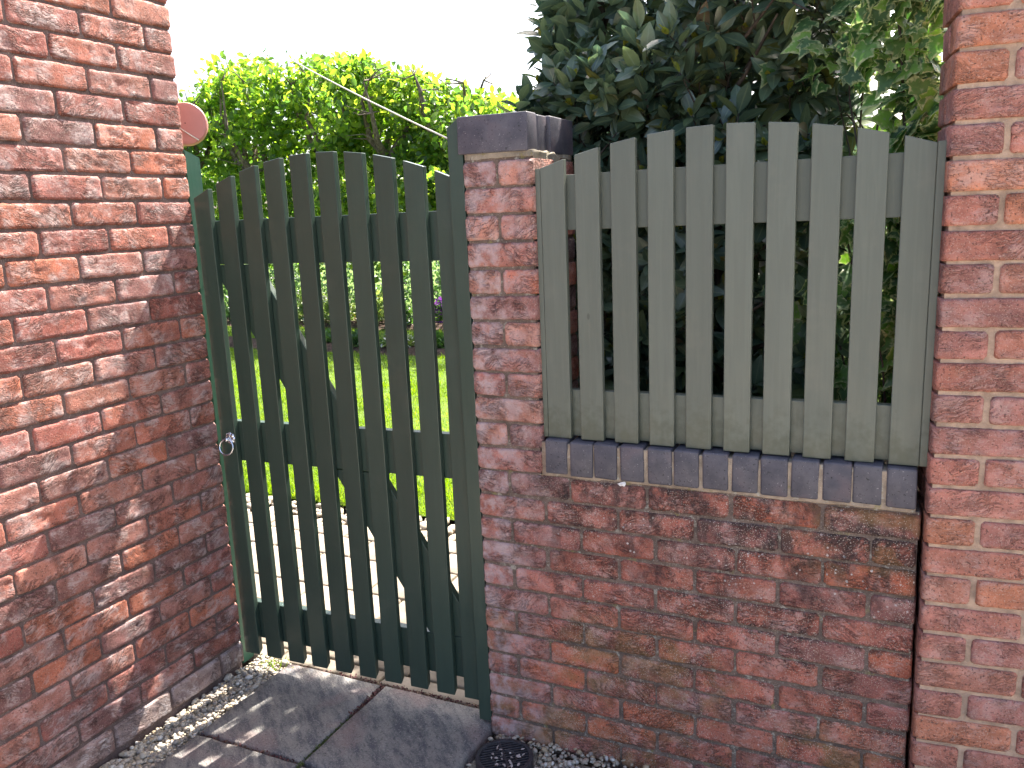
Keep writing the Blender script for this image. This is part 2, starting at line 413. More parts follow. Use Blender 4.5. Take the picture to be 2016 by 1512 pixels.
# ------------------------------------------------------------------ brick meshes
def brick_mesh(name, L, D, H, seed, nx, nz, relief=0.0011, fold=1.0, rag=1.0):
    n1 = VN(seed); n2 = VN(seed + 101); n3 = VN(seed + 202)
    def axis(n, ln):
        core = np.linspace(0.0085, ln - 0.0085, n - 3)
        return np.concatenate([[0.0, 0.0028], core, [ln - 0.0028, ln]])
    xs = axis(nx, L) - L / 2; zs = axis(nz, H) - H / 2
    X, Z = np.meshgrid(xs, zs, indexing='ij')
    ex = np.minimum(L / 2 - np.abs(X), 99); ez = H / 2 - np.abs(Z)
    e = np.minimum(ex, ez)
    Y = np.where(e < 0.001, 0.0044, np.where(e < 0.005, 0.0010, 0.0))
    cor = (ex < 0.004) & (ez < 0.004)
    Y = Y + cor * 0.003
    ins = np.where((e < 0.004), 1.0, 0.0)
    # uneven arrises
    X = X - np.sign(X) * (ex < 0.004) * rag * 0.0026 * (n1(Z * 90 + 3, X * 30) + 0.6) - np.sign(X) * cor * 0.002
    Z = Z - np.sign(Z) * (ez < 0.004) * rag * 0.0024 * (n2(X * 70 + 9, Z * 30) + 0.6) - np.sign(Z) * cor * 0.0015
    wx = X + 0.02 * n3(X * 25 + 7, Z * 40); wz = Z + 0.012 * n3(X * 22 + 31, Z * 30 + 5)
    low = n1(wx * 18 + 11, wz * 30 + 3)
    fine = n2(wx * 60 + 5, wz * 130 + 8)
    mask = np.clip(n3(X * 14 + 20, Z * 26 + 13) * 1.6 + 0.35, 0, 1)
    crease = 1 - np.abs(n1(wx * 34 + 40, wz * 95 + 21)) * 2.2
    crease = np.clip(crease, 0, 1) ** 2
    crease2 = np.clip(1 - np.abs(n2(wx * 26 + 2, wz * 70 + 44)) * 2.6, 0, 1) ** 2
    hgt = relief * (0.9 * low + 0.55 * fine) - fold * mask * (0.0026 * crease + 0.0019 * crease2)
    Y = Y - hgt * np.clip(e / 0.008, 0.25, 1)
    V = np.stack([X, Y, Z], -1).reshape(-1, 3)
    nxp, nzp = len(xs), len(zs)
    F = []
    idx = lambda i, j: i * nzp + j
    for i in range(nxp - 1):
        for j in range(nzp - 1):
            F.append((idx(i, j), idx(i + 1, j), idx(i + 1, j + 1), idx(i, j + 1)))
    per = [(i, 0) for i in range(nxp)] + [(nxp - 1, j) for j in range(1, nzp)] + [(i, nzp - 1) for i in range(nxp - 2, -1, -1)] + [(0, j) for j in range(nzp - 2, 0, -1)]
    Vl = V.tolist()
    prev = [idx(i, j) for i, j in per]
    for yy, gx, gz in ((0.014, L / 2 + 0.0002, H / 2 + 0.0002), (D - 0.004, L / 2, H / 2), (D, L / 2 - 0.004, H / 2 - 0.004)):
        ring = []
        for i, j in per:
            x = xs[i] / (L / 2) * gx; z = zs[j] / (H / 2) * gz
            ring.append(len(Vl)); Vl.append((x, yy, z))
        m = len(per)
        for k in range(m):
            F.append((prev[k], ring[k], ring[(k + 1) % m], prev[(k + 1) % m]))
        prev = ring
    F.append(tuple(prev))
    me = mesh(name, Vl, F, None, True)
    return me

LW = 1.0223   # left wall bricks a little longer than the low wall's
ST = {}; HD = {}; HDD = {}
def variants(tag_, L, D, H, n, nx, nz, mat, seed, relief, fold, rag=1.0):
    out = []
    for k in range(n):
        me = brick_mesh('brick_%s_%d' % (tag_, k), L, D, H, seed + 7 * k, nx, nz, relief, fold, rag)
        me.materials.append(mat); out.append(me)
    return out
BL_S = variants('left_stretcher', 0.2224, 0.1048, 0.0692, 14, 28, 11, M_BRICK_L, 100, 0.0007, 0.85, 0.6)
BL_H = variants('left_header', 0.1072, 0.2198, 0.0692, 8, 15, 11, M_BRICK_L, 300, 0.0007, 0.85, 0.6)
BP_S = variants('low_stretcher', 0.2142, 0.1007, 0.0680, 10, 22, 9, M_BRICK_P, 500, 0.0012, 0.9, 0.6)
BP_H = variants('low_header', 0.1035, 0.2112, 0.0680, 8, 12, 9, M_BRICK_P, 700, 0.0012, 0.9, 0.6)
BR_S = variants('right_stretcher', 0.2170, 0.1025, 0.0655, 8, 22, 9, M_BRICK_R, 900, 0.0010, 0.6, 0.45)
BR_H = variants('right_header', 0.1045, 0.215, 0.0655, 8, 12, 9, M_BRICK_R, 1100, 0.0010, 0.6, 0.45)

PAL = [(0.41, 0.14, 0.095), (0.33, 0.115, 0.09), (0.42, 0.17, 0.12), (0.26, 0.115, 0.10), (0.38, 0.15, 0.115), (0.33, 0.105, 0.08), (0.37, 0.155, 0.12), (0.45, 0.145, 0.085)]
PAL_R = [(0.47, 0.185, 0.13), (0.43, 0.165, 0.122), (0.49, 0.21, 0.15), (0.38, 0.16, 0.13), (0.46, 0.19, 0.145), (0.50, 0.195, 0.115)]
PAL_P = [(0.42, 0.135, 0.092), (0.36, 0.125, 0.098), (0.44, 0.15, 0.108), (0.29, 0.118, 0.10), (0.46, 0.13, 0.072), (0.37, 0.14, 0.11)]
def brick(parent, variants_, center, rotz, sx=1.0, pal=PAL, lift=0.0):
    """center = centre of the front face in world space"""
    me = variants_[RS.randint(len(variants_))]
    o = link('brick', me, parent)
    flip = RS.rand() < 0.5
    R = Matrix.Rotation(rotz, 4, 'Z')
    if flip: R = R @ Matrix.Rotation(math.pi, 4, 'Y')
    R = R @ Matrix.Rotation(RS.normal(0, 0.006), 4, 'X') @ Matrix.Rotation(RS.normal(0, 0.004), 4, 'Y') @ Matrix.Rotation(RS.normal(0, 0.006), 4, 'Z')
    o.matrix_basis = Matrix.Translation(center) @ R @ Matrix.Diagonal((sx, 1, 1, 1))
    c = np.array(pal[RS.randint(len(pal))]) * RS.uniform(0.85, 1.15)
    o.color = (*c, 1)
    return o

# ================================================================= LEFT WALL
XL, YL = -1.046, 0.015
wall_left = empty('brick_wall', (XL, YL, 0), 'tall red brick wall in raking sunlight to the left of the gate', 'wall')
CL = 0.0768
def zL(k): return 2.251 - CL * k          # bottom of course k
RZL = math.pi / 2 + (-0.003)
for k in range(-5, 29):
    zc = zL(k) + 0.0662 / 2
    s = 0.0
    first = True
    while s < 1.62:
        if first and (k % 2):                 # header quoin on odd courses
            w = 0.1048; var = BL_H; sx = 1.0
        else:
            w = 0.2198; var = BL_S; sx = 1.0
        jw = 0.0102
        y = YL - s - w / 2
        brick(wall_left, var, Vector((XL + RS.normal(0, 0.0008), y + RS.normal(0, 0.001), zc + RS.normal(0, 0.0009))), RZL, sx * RS.uniform(0.992, 1.004))
        s += w + jw
        first = False
# base course, paler and set a touch proud
M_BASE = brick_mat('brick_base_course', 0.9, 0.5, fold=0.6)
BASE = []
for k in range(5):
    me = brick_mesh('base_brick_%d' % k, 0.2198, 0.1048, 0.078, 1500 + k * 9, 22, 9, 0.0018, 1.0); me.materials.append(M_BASE); BASE.append(me)
s = 0.0; i = 0
while s < 1.62:
    w = 0.1048 if i == 0 else 0.2198
    o = brick(wall_left, BASE, Vector((XL + 0.004, YL - s - w / 2 - 0.002, zL(28) - 0.012 - 0.039)), RZL, w / 0.2198, [(0.33, 0.24, 0.215), (0.30, 0.22, 0.20), (0.33, 0.21, 0.18)])
    s += w + 0.011; i += 1
link('mortar', box_mesh('mortar', (XL - 0.21, YL - 1.62, -0.04), (XL - 0.0065, YL - 0.008, zL(-5) + 0.07), M_MORT_L), wall_left)

# ================================================================= PIER AND LOW WALL
wall_low = empty('low_brick_wall', (0, 0, 0), 'low red brick wall with slim capped pier and blue brick coping beside the gate', 'wall')
CP = 0.0751
def zP(k): return 1.775 - CP * k
HP = 0.0645
W1 = 0.2112; END = 1.205
for k in range(1, 25):
    zc = zP(k) + HP / 2 + RS.normal(0, 0.0008)
    if k >= 13:                                   # low wall, full length
        if k == 13: edges = [0, 0.1025, 0.297, 0.525, 0.752, 0.979, END + 0.005]
        elif k % 2: edges = [0, 0.105, 0.326, 0.547, 0.768, 0.989, END + 0.005]
        else: edges = [0, 0.216, 0.437, 0.658, 0.879, 1.10, END + 0.005]
        for a, b in zip(edges[:-1], edges[1:]):
            x0 = a + (0.005 if a else 0); x1 = b - 0.005
            w = x1 - x0
            var, base = (BP_H, 0.1007) if w < 0.13 else (BP_S, 0.2112)
            jx = RS.normal(0, 0.0015)
            brick(wall_low, var, Vector(((x0 + x1) / 2 + (jx if a else 0), RS.normal(0, 0.0012), zc + RS.normal(0, 0.0008))), 0, w / base * RS.uniform(0.99, 1.005), PAL_P)
    else:                                         # pier only
        if k % 2:
            for xc in (0.0503, 0.1609):
                brick(wall_low, BP_H, Vector((xc, RS.normal(0, 0.001), zc)), 0, 1.0, PAL_P + PAL_R)
            brick(wall_low, BP_S, Vector((0.1056, 0.327, zc)), math.pi, 1.0, PAL_P)
        else:
            brick(wall_low, BP_S, Vector((0.1056, RS.normal(0, 0.001), zc)), 0, 1.0, PAL_P + PAL_R)
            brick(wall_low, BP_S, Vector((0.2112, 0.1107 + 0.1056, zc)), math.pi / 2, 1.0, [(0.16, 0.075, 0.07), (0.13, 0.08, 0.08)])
            brick(wall_low, BP_S, Vector((0.0, 0.1107 + 0.1056, zc)), -math.pi / 2, 1.0, PAL_P)
link('mortar', box_mesh('mortar', (0.005, 0.005, -0.06), (END - 0.003, 0.2105, zP(12) - 0.004), M_MORT_P), wall_low)
link('mortar', box_mesh('mortar', (0.006, 0.006, zP(12) - 0.004), (0.205, 0.321, 1.779), M_MORT_P), wall_low)
# lumpy mortar bed under the cap
def lumpy(name, a, b, n, amp, mat, seed):
    bm = bmesh.new(); bmesh.ops.create_cube(bm, size=1)
    bmesh.ops.subdivide_edges(bm, edges=bm.edges[:], cuts=n, use_grid_fill=True)
    q = VN(seed); r = VN(seed + 5)
    for v in bm.verts:
        p = Vector(((a[0] + b[0]) / 2 + v.co.x * (b[0] - a[0]), (a[1] + b[1]) / 2 + v.co.y * (b[1] - a[1]), (a[2] + b[2]) / 2 + v.co.z * (b[2] - a[2])))
        d = Vector((float(q(p.x * 40 + p.z * 31, p.y * 40)), float(r(p.x * 40, p.y * 37 + p.z * 29)), float(q(p.y * 50 + 9, p.x * 45 + p.z * 20)))) * amp
        v.co = p + d
    return from_bm(name, bm, mat, True)
M_BED = mortar_mat('mortar_cap_bed', (0.33, 0.28, 0.21), 0.6)
link('mortar', lumpy('mortar_bed', (0.004, 0.004, 1.772), (0.206, 0.318, 1.7895), 9, 0.003, M_BED, 60), wall_low)
link('mortar', lumpy('mortar_bed_side', (0.17, 0.03, 1.737), (0.211, 0.22, 1.785), 9, 0.008, M_BED, 61), wall_low)
M_BED0 = mortar_mat('mortar_coping', (0.37, 0.29, 0.215), 0.8)
# blue coping, bricks on edge
def round_brick(name, L, D, H, mat, r=0.006, seed=0, chip=0.0012):
    bm = bmesh.new(); bmesh.ops.create_cube(bm, size=1)
    for v in bm.verts: v.co = Vector((v.co.x * L, v.co.y * D, v.co.z * H))
    bmesh.ops.bevel(bm, geom=bm.edges[:], offset=r, segments=3, profile=0.5, affect='EDGES')
    q = VN(seed)
    for v in bm.verts:
        v.co += Vector((float(q(v.co.z * 60, v.co.y * 40 + 3)), float(q(v.co.x * 60 + 5, v.co.z * 50)), float(q(v.co.x * 50, v.co.y * 40 + 7)))) * chip
    return from_bm(name, bm, mat, True)
COP = [round_brick('coping_brick_%d' % k, 0.0675, 0.215, 0.1025, M_BLUE, 0.0055, 40 + k) for k in range(5)]
n_c = 13; x0c = 0.2235; pc = (END - x0c) / n_c
for i in range(n_c):
    o = link('coping_brick', COP[RS.randint(5)], wall_low)
    o.matrix_basis = Matrix.Translation((x0c + pc * i + 0.033 + RS.normal(0, 0.0012), 0.1055 + RS.normal(0, 0.0012), 0.9265 + RS.normal(0, 0.0008))) @ Matrix.Rotation(RS.normal(0, 0.012), 4, 'Z') @ Matrix.Rotation(RS.normal(0, 0.006), 4, 'Y')
link('mortar', lumpy('mortar_coping', (0.212, 0.0035, 0.868), (END - 0.012, 0.205, 0.968), 30, 0.0026, M_BED0, 77), wall_low)
# cap bricks
def cap(a, b, seed):
    me = round_brick('cap_brick', b[0] - a[0], b[1] - a[1], b[2] - a[2], M_BLUE, 0.004, seed, 0.0015)
    o = link('cap_brick', me, wall_low); o.location = [(p + q) / 2 for p, q in zip(a, b)]
    return o
cap((-0.012, -0.002, 1.787), (0.203, 0.068, 1.889), 1)
cap((-0.010, 0.079, 1.787), (0.201, 0.139, 1.887), 2)
cap((-0.012, 0.150, 1.787), (0.099, 0.335, 1.888), 3)
cap((0.108, 0.150, 1.785), (0.208, 0.335, 1.888), 4)
link('mortar', box_mesh('mortar_cap', (-0.004, 0.004, 1.789), (0.194, 0.328, 1.882), M_BED), wall_low)
# white lichen blot
q = VN(5); V = [(0.454, -0.0035, 0.866)]; F = []
for k in range(18):
    a = 2 * math.pi * k / 18; r = 0.0095 * (1 + 0.45 * float(q(math.cos(a) * 2 + 4, math.sin(a) * 2 + 4)))
    V.append((0.454 + r * math.cos(a) * 1.15, -0.001, 0.866 + r * math.sin(a) * 0.85))
for k in range(18): F.append((0, 1 + (k + 1) % 18, 1 + k))
o = link('lichen_spot', mesh('lichen_spot', V, F, simple('lichen_white', (0.72, 0.70, 0.68), 0.9, 0.2, 0, 200, 0.15, 0.002)), wall_low)

# ================================================================= RIGHT WALL
XR, YR, AR = 1.2187, -0.029, 0.102
wall_right = empty('brick_wall', (XR, YR, 0), 'tall orange red brick wall with pinkish mortar at the right edge', 'wall')
dR = Vector((math.cos(AR), math.sin(AR), 0)); nR = Vector((-math.sin(AR), math.cos(AR), 0))
PR = Vector((XR, YR, 0))
def zR(k): return 2.004 - 0.075 * k
HR = 0.0635
for k in range(-9, 28):
    zc = zR(k) + HR / 2
    s = 0.0; first = True
    while s < 0.80:
        if first and k % 2 == 0: w, var = 0.1025, BR_H
        else: w, var = 0.215, BR_S
        p = PR + dR * (s + w / 2) + nR * RS.normal(0, 0.0008)
        brick(wall_right, var, Vector((p.x, p.y, zc + RS.normal(0, 0.0008))), AR, RS.uniform(0.985, 1.0), PAL_R)
        s += w + 0.0125; first = False
    if k % 2:
        p = PR + nR * (0.1025 + 0.010 + 0.051) + dR * 0.0
        brick(wall_right, BR_H, Vector((p.x, p.y, zc)), AR - math.pi / 2, 1.0, PAL_R)
bmm = bmesh.new()
c0 = PR + nR * 0.0075 + dR * 0.008; c1 = PR + nR * 0.0075 + dR * 0.8; c2 = PR + nR * 0.209 + dR * 0.8; c3 = PR + nR * 0.209 + dR * 0.008
lo = [bmm.verts.new((c.x, c.y, -0.05)) for c in (c0, c1, c2, c3)]; hi = [bmm.verts.new((c.x, c.y, zR(-9) + 0.07)) for c in (c0, c1, c2, c3)]
bmm.faces.new(lo); bmm.faces.new(hi)
for i in range(4): bmm.faces.new((lo[i], lo[(i + 1) % 4], hi[(i + 1) % 4], hi[i]))
link('mortar', from_bm('mortar', bmm, M_MORT_R), wall_right)

# ================================================================= GATE
gate = empty('garden_gate', (-0.54, 0.03, 0.05), 'dark green arched picket gate with ring handle between the brick walls', 'gate')
YG = 0.025
def arch_g(x): return 1.831 - 0.44 * (x + 0.53) ** 2
for i in range(10):
    xl = -1.045 + 0.1042 * i; xr = xl + 0.068
    zb0 = 0.040 + 0.024 * (xl + 1.045); zb1 = 0.040 + 0.024 * (xr + 1.045)
    out = [(xl, zb0), (xr, zb1), (xr, arch_g(xr)), (xl, arch_g(xl))]
    me = prism_mesh('slat', [(a - (xl + xr) / 2, b) for a, b in out], 0, 0.021, M_GATE, 0.0022, [0.016, 0.016, 0, 0])
    o = link('slat', me, gate, ((xl + xr) / 2, YG + RS.normal(0, 0.0004), 0))
def rail(name, zl, zr_, h, y0=YG + 0.0225, th=0.028, x0=-1.035, x1=-0.045, par=gate, mat=M_GATE):
    sl = (zr_ - zl) / (x1 - x0)
    me = prism_mesh(name, [(x0, zl), (x1, zr_), (x1, zr_ + h), (x0, zl + h)], y0, y0 + th, mat, 0.002)
    return link(name, me, par)
rail('rail', 1.491, 1.491, 0.146)
rail('rail', 0.792, 0.811, 0.146)
rail('rail', 0.100, 0.122, 0.144)
# brace from top of the latch side to the foot of the hinge side, cut to the rails
up = lambda x: 1.388 - 1.56 * (x + 0.762)
lw = lambda x: 0.754 - 1.577 * (x + 0.552)
inv_up = lambda z: -0.762 - (z - 1.388) / 1.56
inv_lw = lambda z: -0.552 - (z - 0.754) / 1.577
zt = 1.488
o = link('brace', prism_mesh('brace', [(inv_lw(0.942), 0.942), (inv_up(0.942), 0.942), (inv_up(zt), zt), (inv_lw(zt), zt)], YG + 0.0225, YG + 0.0475, M_GATE, 0.002), gate)
o = link('brace', prism_mesh('brace', [(inv_lw(0.262), 0.262), (inv_up(0.268), 0.268), (inv_up(0.800), 0.800), (inv_lw(0.798), 0.798)], YG + 0.0225, YG + 0.0475, M_GATE, 0.002), gate)
# ring handle on the latch board
RX, RZ = -0.999, 0.880
hnd = empty('ring_handle', (RX, YG, RZ)); hnd.parent = gate; hnd.matrix_parent_inverse = Matrix.Translation(gate.location).inverted()
V = []; F = []; ns = 64
prof = [(0.0, 0.006), (0.35, 0.0065), (0.75, 0.0045), (1.0, 0.003), (1.0, 0.0)]
for r, h in prof:
    for k in range(ns):
        a = 2 * math.pi * k / ns
        rr = 0.0225 * (0.86 + 0.14 * abs(math.cos(4 * a))) * r
        V.append((RX + rr * math.cos(a), YG - h - (0.0012 * abs(math.cos(4 * a)) if 0.3 < r < 0.9 else 0), RZ + rr * math.sin(a)))
for i in range(len(prof) - 1):
    for k in range(ns):
        F.append((i * ns + k, i * ns + (k + 1) % ns, (i + 1) * ns + (k + 1) % ns, (i + 1) * ns + k))
link('rose', mesh('rose', V, F, M_STEEL, True), hnd)
def torus(c, R, r, axis, seg=48, s2=10, flat=1.0):
    V = []; F = []
    ax = np.array(axis, float); ax /= np.linalg.norm(ax)
    a = np.cross(ax, [0, 0, 1.0]); a /= np.linalg.norm(a); b = np.cross(ax, a)
    for i in range(seg):
        th = 2 * math.pi * i / seg; d = a * math.cos(th) + b * math.sin(th)
        for j in range(s2):
            ph = 2 * math.pi * j / s2
            V.append(np.array(c) + d * (R + r * math.cos(ph)) + ax * r * flat * math.sin(ph))
    for i in range(seg):
        for j in range(s2):
            F.append((i * s2 + j, ((i + 1) % seg) * s2 + j, ((i + 1) % seg) * s2 + (j + 1) % s2, i * s2 + (j + 1) % s2))
    return V, F
v, f = torus((RX - 0.0095, YG - 0.016, RZ - 0.030), 0.0275, 0.0037, (0.15, -1, 0.22))
link('ring', mesh('ring', v, f, M_STEEL, True), hnd)
v, f = tube([(RX - 0.004, YG - 0.005, RZ - 0.001), (RX - 0.006, YG - 0.017, RZ - 0.003), (RX - 0.0065, YG - 0.021, RZ - 0.0035)], [0.0088, 0.0082, 0.0055], 16)
link('boss', mesh('boss', v, f, M_STEEL, True), hnd)

# posts
post = tag(link('gate_post', prism_mesh('gate_post', [(-0.044, 0.012), (0.0, 0.014), (0.0, 1.886), (-0.012, 1.886), (-0.047, 1.863)], 0.004, 0.070, M_GATE, 0.002)),
           'slim dark green hinge post fixed to the capped brick pier', 'post')
lp_bm = bmesh.new()
lpv = [(-1.125, 0.034), (-1.072, 0.034), (-1.072, 0.104), (-1.125, 0.104)]
lo = [lp_bm.verts.new((x, y, -0.02)) for x, y in lpv]; hi = [lp_bm.verts.new((x, y, 1.877 - 0.36 * (y - 0.034))) for x, y in lpv]
lp_bm.faces.new(lo); lp_bm.faces.new(hi)
for i in range(4): lp_bm.faces.new((lo[i], lo[(i + 1) % 4], hi[(i + 1) % 4], hi[i]))
bmesh.ops.bevel(lp_bm, geom=lp_bm.edges[:], offset=0.003, segments=2, affect='EDGES')
tag(link('latch_post', from_bm('latch_post', lp_bm, M_LPOST)), 'sunlit green latch post with slanted top behind the tall left wall', 'post')

# ================================================================= FENCE PANEL
fence = empty('fence_panel', (0.71, 0.02, 0.98), 'sage green arched picket panel standing on the blue brick coping', 'fence')
YF = 0.018
def arch_f(x): return 1.816 - 0.335 * (x - 0.712) ** 2
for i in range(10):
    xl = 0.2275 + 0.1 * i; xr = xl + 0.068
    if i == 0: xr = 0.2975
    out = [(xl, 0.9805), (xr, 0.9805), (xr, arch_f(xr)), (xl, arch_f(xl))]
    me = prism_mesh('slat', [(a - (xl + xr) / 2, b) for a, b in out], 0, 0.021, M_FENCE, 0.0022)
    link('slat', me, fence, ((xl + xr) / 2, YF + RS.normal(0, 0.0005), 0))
for xa, xb, zt in ((0.2125, 0.2270, 1.737), (1.1960, 1.2135, 1.741)):
    me = prism_mesh('edge_strip', [(xa, 0.981), (xb, 0.981), (xb, zt), (xa, zt)], YF + 0.001, YF + 0.045, M_FENCE, 0.0012)
    link('edge_strip', me, fence)
link('rail', prism_mesh('rail', [(0.232, 1.569), (1.19, 1.575), (1.19, 1.722), (0.232, 1.717)], YF + 0.0225, YF + 0.05, M_FENCE, 0.002), fence)
link('rail', prism_mesh('rail', [(0.232, 0.984), (1.19, 0.984), (1.19, 1.124), (0.232, 1.120)], YF + 0.0225, YF + 0.05, M_FENCE, 0.002), fence)

# ================================================================= GROUND, PAVING, GRAVEL
M_SOIL = simple('soil', (0.05, 0.037, 0.026), 0.95, 0.1, 0, 40, 0.5, 0.02)
G = 1500.0
ground = link('ground', mesh('ground', [(-G, -G, -0.05), (G, -G, -0.05), (G, G, -0.05), (-G, G, -0.05)], [(0, 1, 2, 3)], M_SOIL))
ground['kind'] = 'structure'

M_BOUNCE = simple('pale_bounce_ground', (0.40, 0.35, 0.28), 0.9, 0.2, 0, 120, 0.45, 0.01)  # pale ground sheet added in front, mostly unseen, to bounce sunlight onto the walls
bounce = link('bounce_ground', mesh('bounce_ground', [(-1.0, -14, -0.044), (9, -14, -0.044), (9, -0.02, -0.044), (-1.0, -0.02, -0.044)], [(0, 1, 2, 3)], M_BOUNCE))
bounce['kind'] = 'structure'

def slab_mat():
    t = NT('riven_grey_slab')
    oi = t.n('ShaderNodeObjectInfo'); geo = t.n('ShaderNodeNewGeometry'); pos = geo.outputs['Position']
    comb = t.n('ShaderNodeCombineXYZ'); t.l(t.math('MULTIPLY', oi.outputs['Random'], 9.0), comb.inputs[0])
    p = t.vadd(pos, comb.outputs[0])
    rot = t.n('ShaderNodeVectorRotate'); rot.inputs['Angle'].default_value = 0.7; t.l(p, rot.inputs['Vector'])
    st = t.vscale(rot.outputs[0], (1, 3.2, 1))
    a = t.noise(st, 8, 6, 0.72, 0.15)
    c = t.mix(t.ramp(a, 0.38, 0.60), (0.090, 0.090, 0.096), (0.215, 0.20, 0.18))
    b = t.noise(p, 4.0, 3, 0.6, 0.4)
    c = t.mix(t.ramp(b, 0.5, 0.68, 0, 0.75), c, (0.225, 0.165, 0.15))
    c = t.mix(t.ramp(t.noise(p, 26, 4, 0.7), 0.55, 0.75, 0, 0.4), c, (0.07, 0.065, 0.075))
    c = t.mix(t.ramp(t.noise(p, 220, 3, 0.6), 0.54, 0.68, 0, 0.6), c, (0.36, 0.335, 0.30))
    c = t.mix(t.ramp(t.noise(t.vadd(p, (2, 5, 1)), 120, 3, 0.65), 0.54, 0.68, 0, 0.6), c, (0.045, 0.042, 0.047))
    n = t.bump(t.math('ADD', t.math('MULTIPLY', a, 1.4), t.math('MULTIPLY', t.noise(st, 45, 4, 0.65), 0.5)), 0.8, 0.008)
    n = t.bump(t.noise(p, 240, 3, 0.6), 0.5, 0.0014, n)
    return t.done(t.bsdf(c, 0.78, 0.3, n).outputs[0])
M_SLAB = slab_mat()
def slab_mesh(name, w, d, h, seed, mat, n=14, amp=0.0022, bev=0.006):
    q = VN(seed); r = VN(seed + 3)
    def ax(l): return np.concatenate([[0, bev * 0.5], np.linspace(bev, l - bev, n), [l - bev * 0.5, l]]) - l / 2
    xs, ys = ax(w), ax(d)
    X, Y = np.meshgrid(xs, ys, indexing='ij')
    e = np.minimum(w / 2 - np.abs(X), d / 2 - np.abs(Y))
    Z = h - np.where(e < 1e-6, bev, np.where(e < bev * 0.8, bev * 0.35, 0)) + amp * (q(X * 14 + 5, Y * 14 + 5) + 0.5 * r(X * 40, Y * 40))
    j = 0.0022
    Xe = X + (np.abs(X) > w / 2 - bev * 0.8) * j * r(Y * 30 + 2, X * 4); Ye = Y + (np.abs(Y) > d / 2 - bev * 0.8) * j * q(X * 30 + 8, Y * 4)
    V = np.stack([Xe, Ye, Z], -1).reshape(-1, 3).tolist()
    nx, ny = len(xs), len(ys); F = []
    for i in range(nx - 1):
        for k in range(ny - 1):
            F.append((i * ny + k, (i + 1) * ny + k, (i + 1) * ny + k + 1, i * ny + k + 1))
    per = [(i, 0) for i in range(nx)] + [(nx - 1, k) for k in range(1, ny)] + [(i, ny - 1) for i in range(nx - 2, -1, -1)] + [(0, k) for k in range(ny - 2, 0, -1)]
    b0 = len(V)
    for i, k in per: V.append((V[i * ny + k][0], V[i * ny + k][1], 0))
    m = len(per)
    for a in range(m):
        i, k = per[a]; i2, k2 = per[(a + 1) % m]
        F.append((i * ny + k, b0 + a, b0 + (a + 1) % m, i2 * ny + k2))
    return mesh(name, V, F, mat, True)

paving = empty('paving', (-0.465, -0.4, 0)); paving['kind'] = 'structure'
sl = [slab_mesh('slab_%d' % k, (0.410 if k % 2 == 0 else 0.455), 0.449, 0.042, 20 + k, M_SLAB) for k in range(6)]
k = 0
for r, yc in enumerate((-0.150, -0.612, -1.074)):
    for xc in (-0.6765, -0.231):
        o = link('paving_slab', sl[k], paving); o.location = (xc + RS.normal(0, 0.001), yc, -0.042 + RS.normal(0, 0.0015)); o.rotation_euler = (RS.normal(0, 0.003), RS.normal(0, 0.003), RS.normal(0, 0.004)); k += 1

# gravel
def ico():
    bm = bmesh.new(); bmesh.ops.create_icosphere(bm, subdivisions=1, radius=1.0)
    v = np.array([p.co[:] for p in bm.verts]); f = np.array([[x.index for x in q.verts] for q in bm.faces]); bm.free(); return v, f
IV, IF = ico()
def stones(name, pts, size, mat, seed, squash=0.62):
    rs = np.random.RandomState(seed); N = len(pts); nv = len(IV)
    ang = rs.rand(N, 3) * 6.28
    sc = size * np.exp(rs.normal(0, 0.28, (N, 1))) * np.stack([rs.uniform(0.8, 1.35, N), rs.uniform(0.7, 1.0, N), rs.uniform(squash * 0.75, squash * 1.2, N)], -1)
    V = IV[None] * (1 + rs.normal(0, 0.09, (N, nv, 1)))
    V = V * sc[:, None, :]
    def R(a, i, j):
        m = np.zeros((N, 3, 3)); m[:, range(3), range(3)] = 1
        m[:, i, i] = np.cos(a); m[:, j, j] = np.cos(a); m[:, i, j] = -np.sin(a); m[:, j, i] = np.sin(a); return m
    rot = R(ang[:, 0], 0, 1) @ R((ang[:, 1] - 3.14) * 0.16, 0, 2) @ R((ang[:, 2] - 3.14) * 0.16, 1, 2)
    V = np.einsum('nij,nvj->nvi', rot, V) + pts[:, None, :]
    F = (IF[None] + (np.arange(N) * nv)[:, None, None]).reshape(-1, 3)
    me = mesh(name, V.reshape(-1, 3), F.tolist(), mat, True)
    a = me.attributes.new('rnd', 'FLOAT', 'POINT'); a.data.foreach_set('value', np.repeat(rs.rand(N), nv))
    return me
def gravel_mat():
    t = NT('pea_gravel'); at = t.n('ShaderNodeAttribute', attribute_name='rnd'); geo = t.n('ShaderNodeNewGeometry')
    cr = t.n('ShaderNodeValToRGB'); t.l(at.outputs['Fac'], cr.inputs[0]); e = cr.color_ramp.elements
    cr.color_ramp.interpolation = 'CONSTANT'
    e[0].color = (0.31, 0.26, 0.19, 1); e[1].position = 0.93; e[1].color = (0.55, 0.52, 0.47, 1)
    for p, c in ((0.15, (0.42, 0.37, 0.30)), (0.3, (0.26, 0.23, 0.2)), (0.42, (0.40, 0.36, 0.30)), (0.58, (0.36, 0.28, 0.18)), (0.68, (0.43, 0.38, 0.30)), (0.8, (0.30, 0.25, 0.2))):
        x = e.new(p); x.color = (*c, 1)
    c = t.mix(t.ramp(t.noise(geo.outputs['Position'], 160, 3), 0.35, 0.7, 0, 0.45), cr.outputs[0], t.mix(0.5, cr.outputs[0], (0.12, 0.1, 0.08)))
    return t.done(t.bsdf(c, 0.6, 0.35, t.bump(t.noise(geo.outputs['Position'], 400, 2), 0.3, 0.001)).outputs[0])
M_GRAV = gravel_mat()
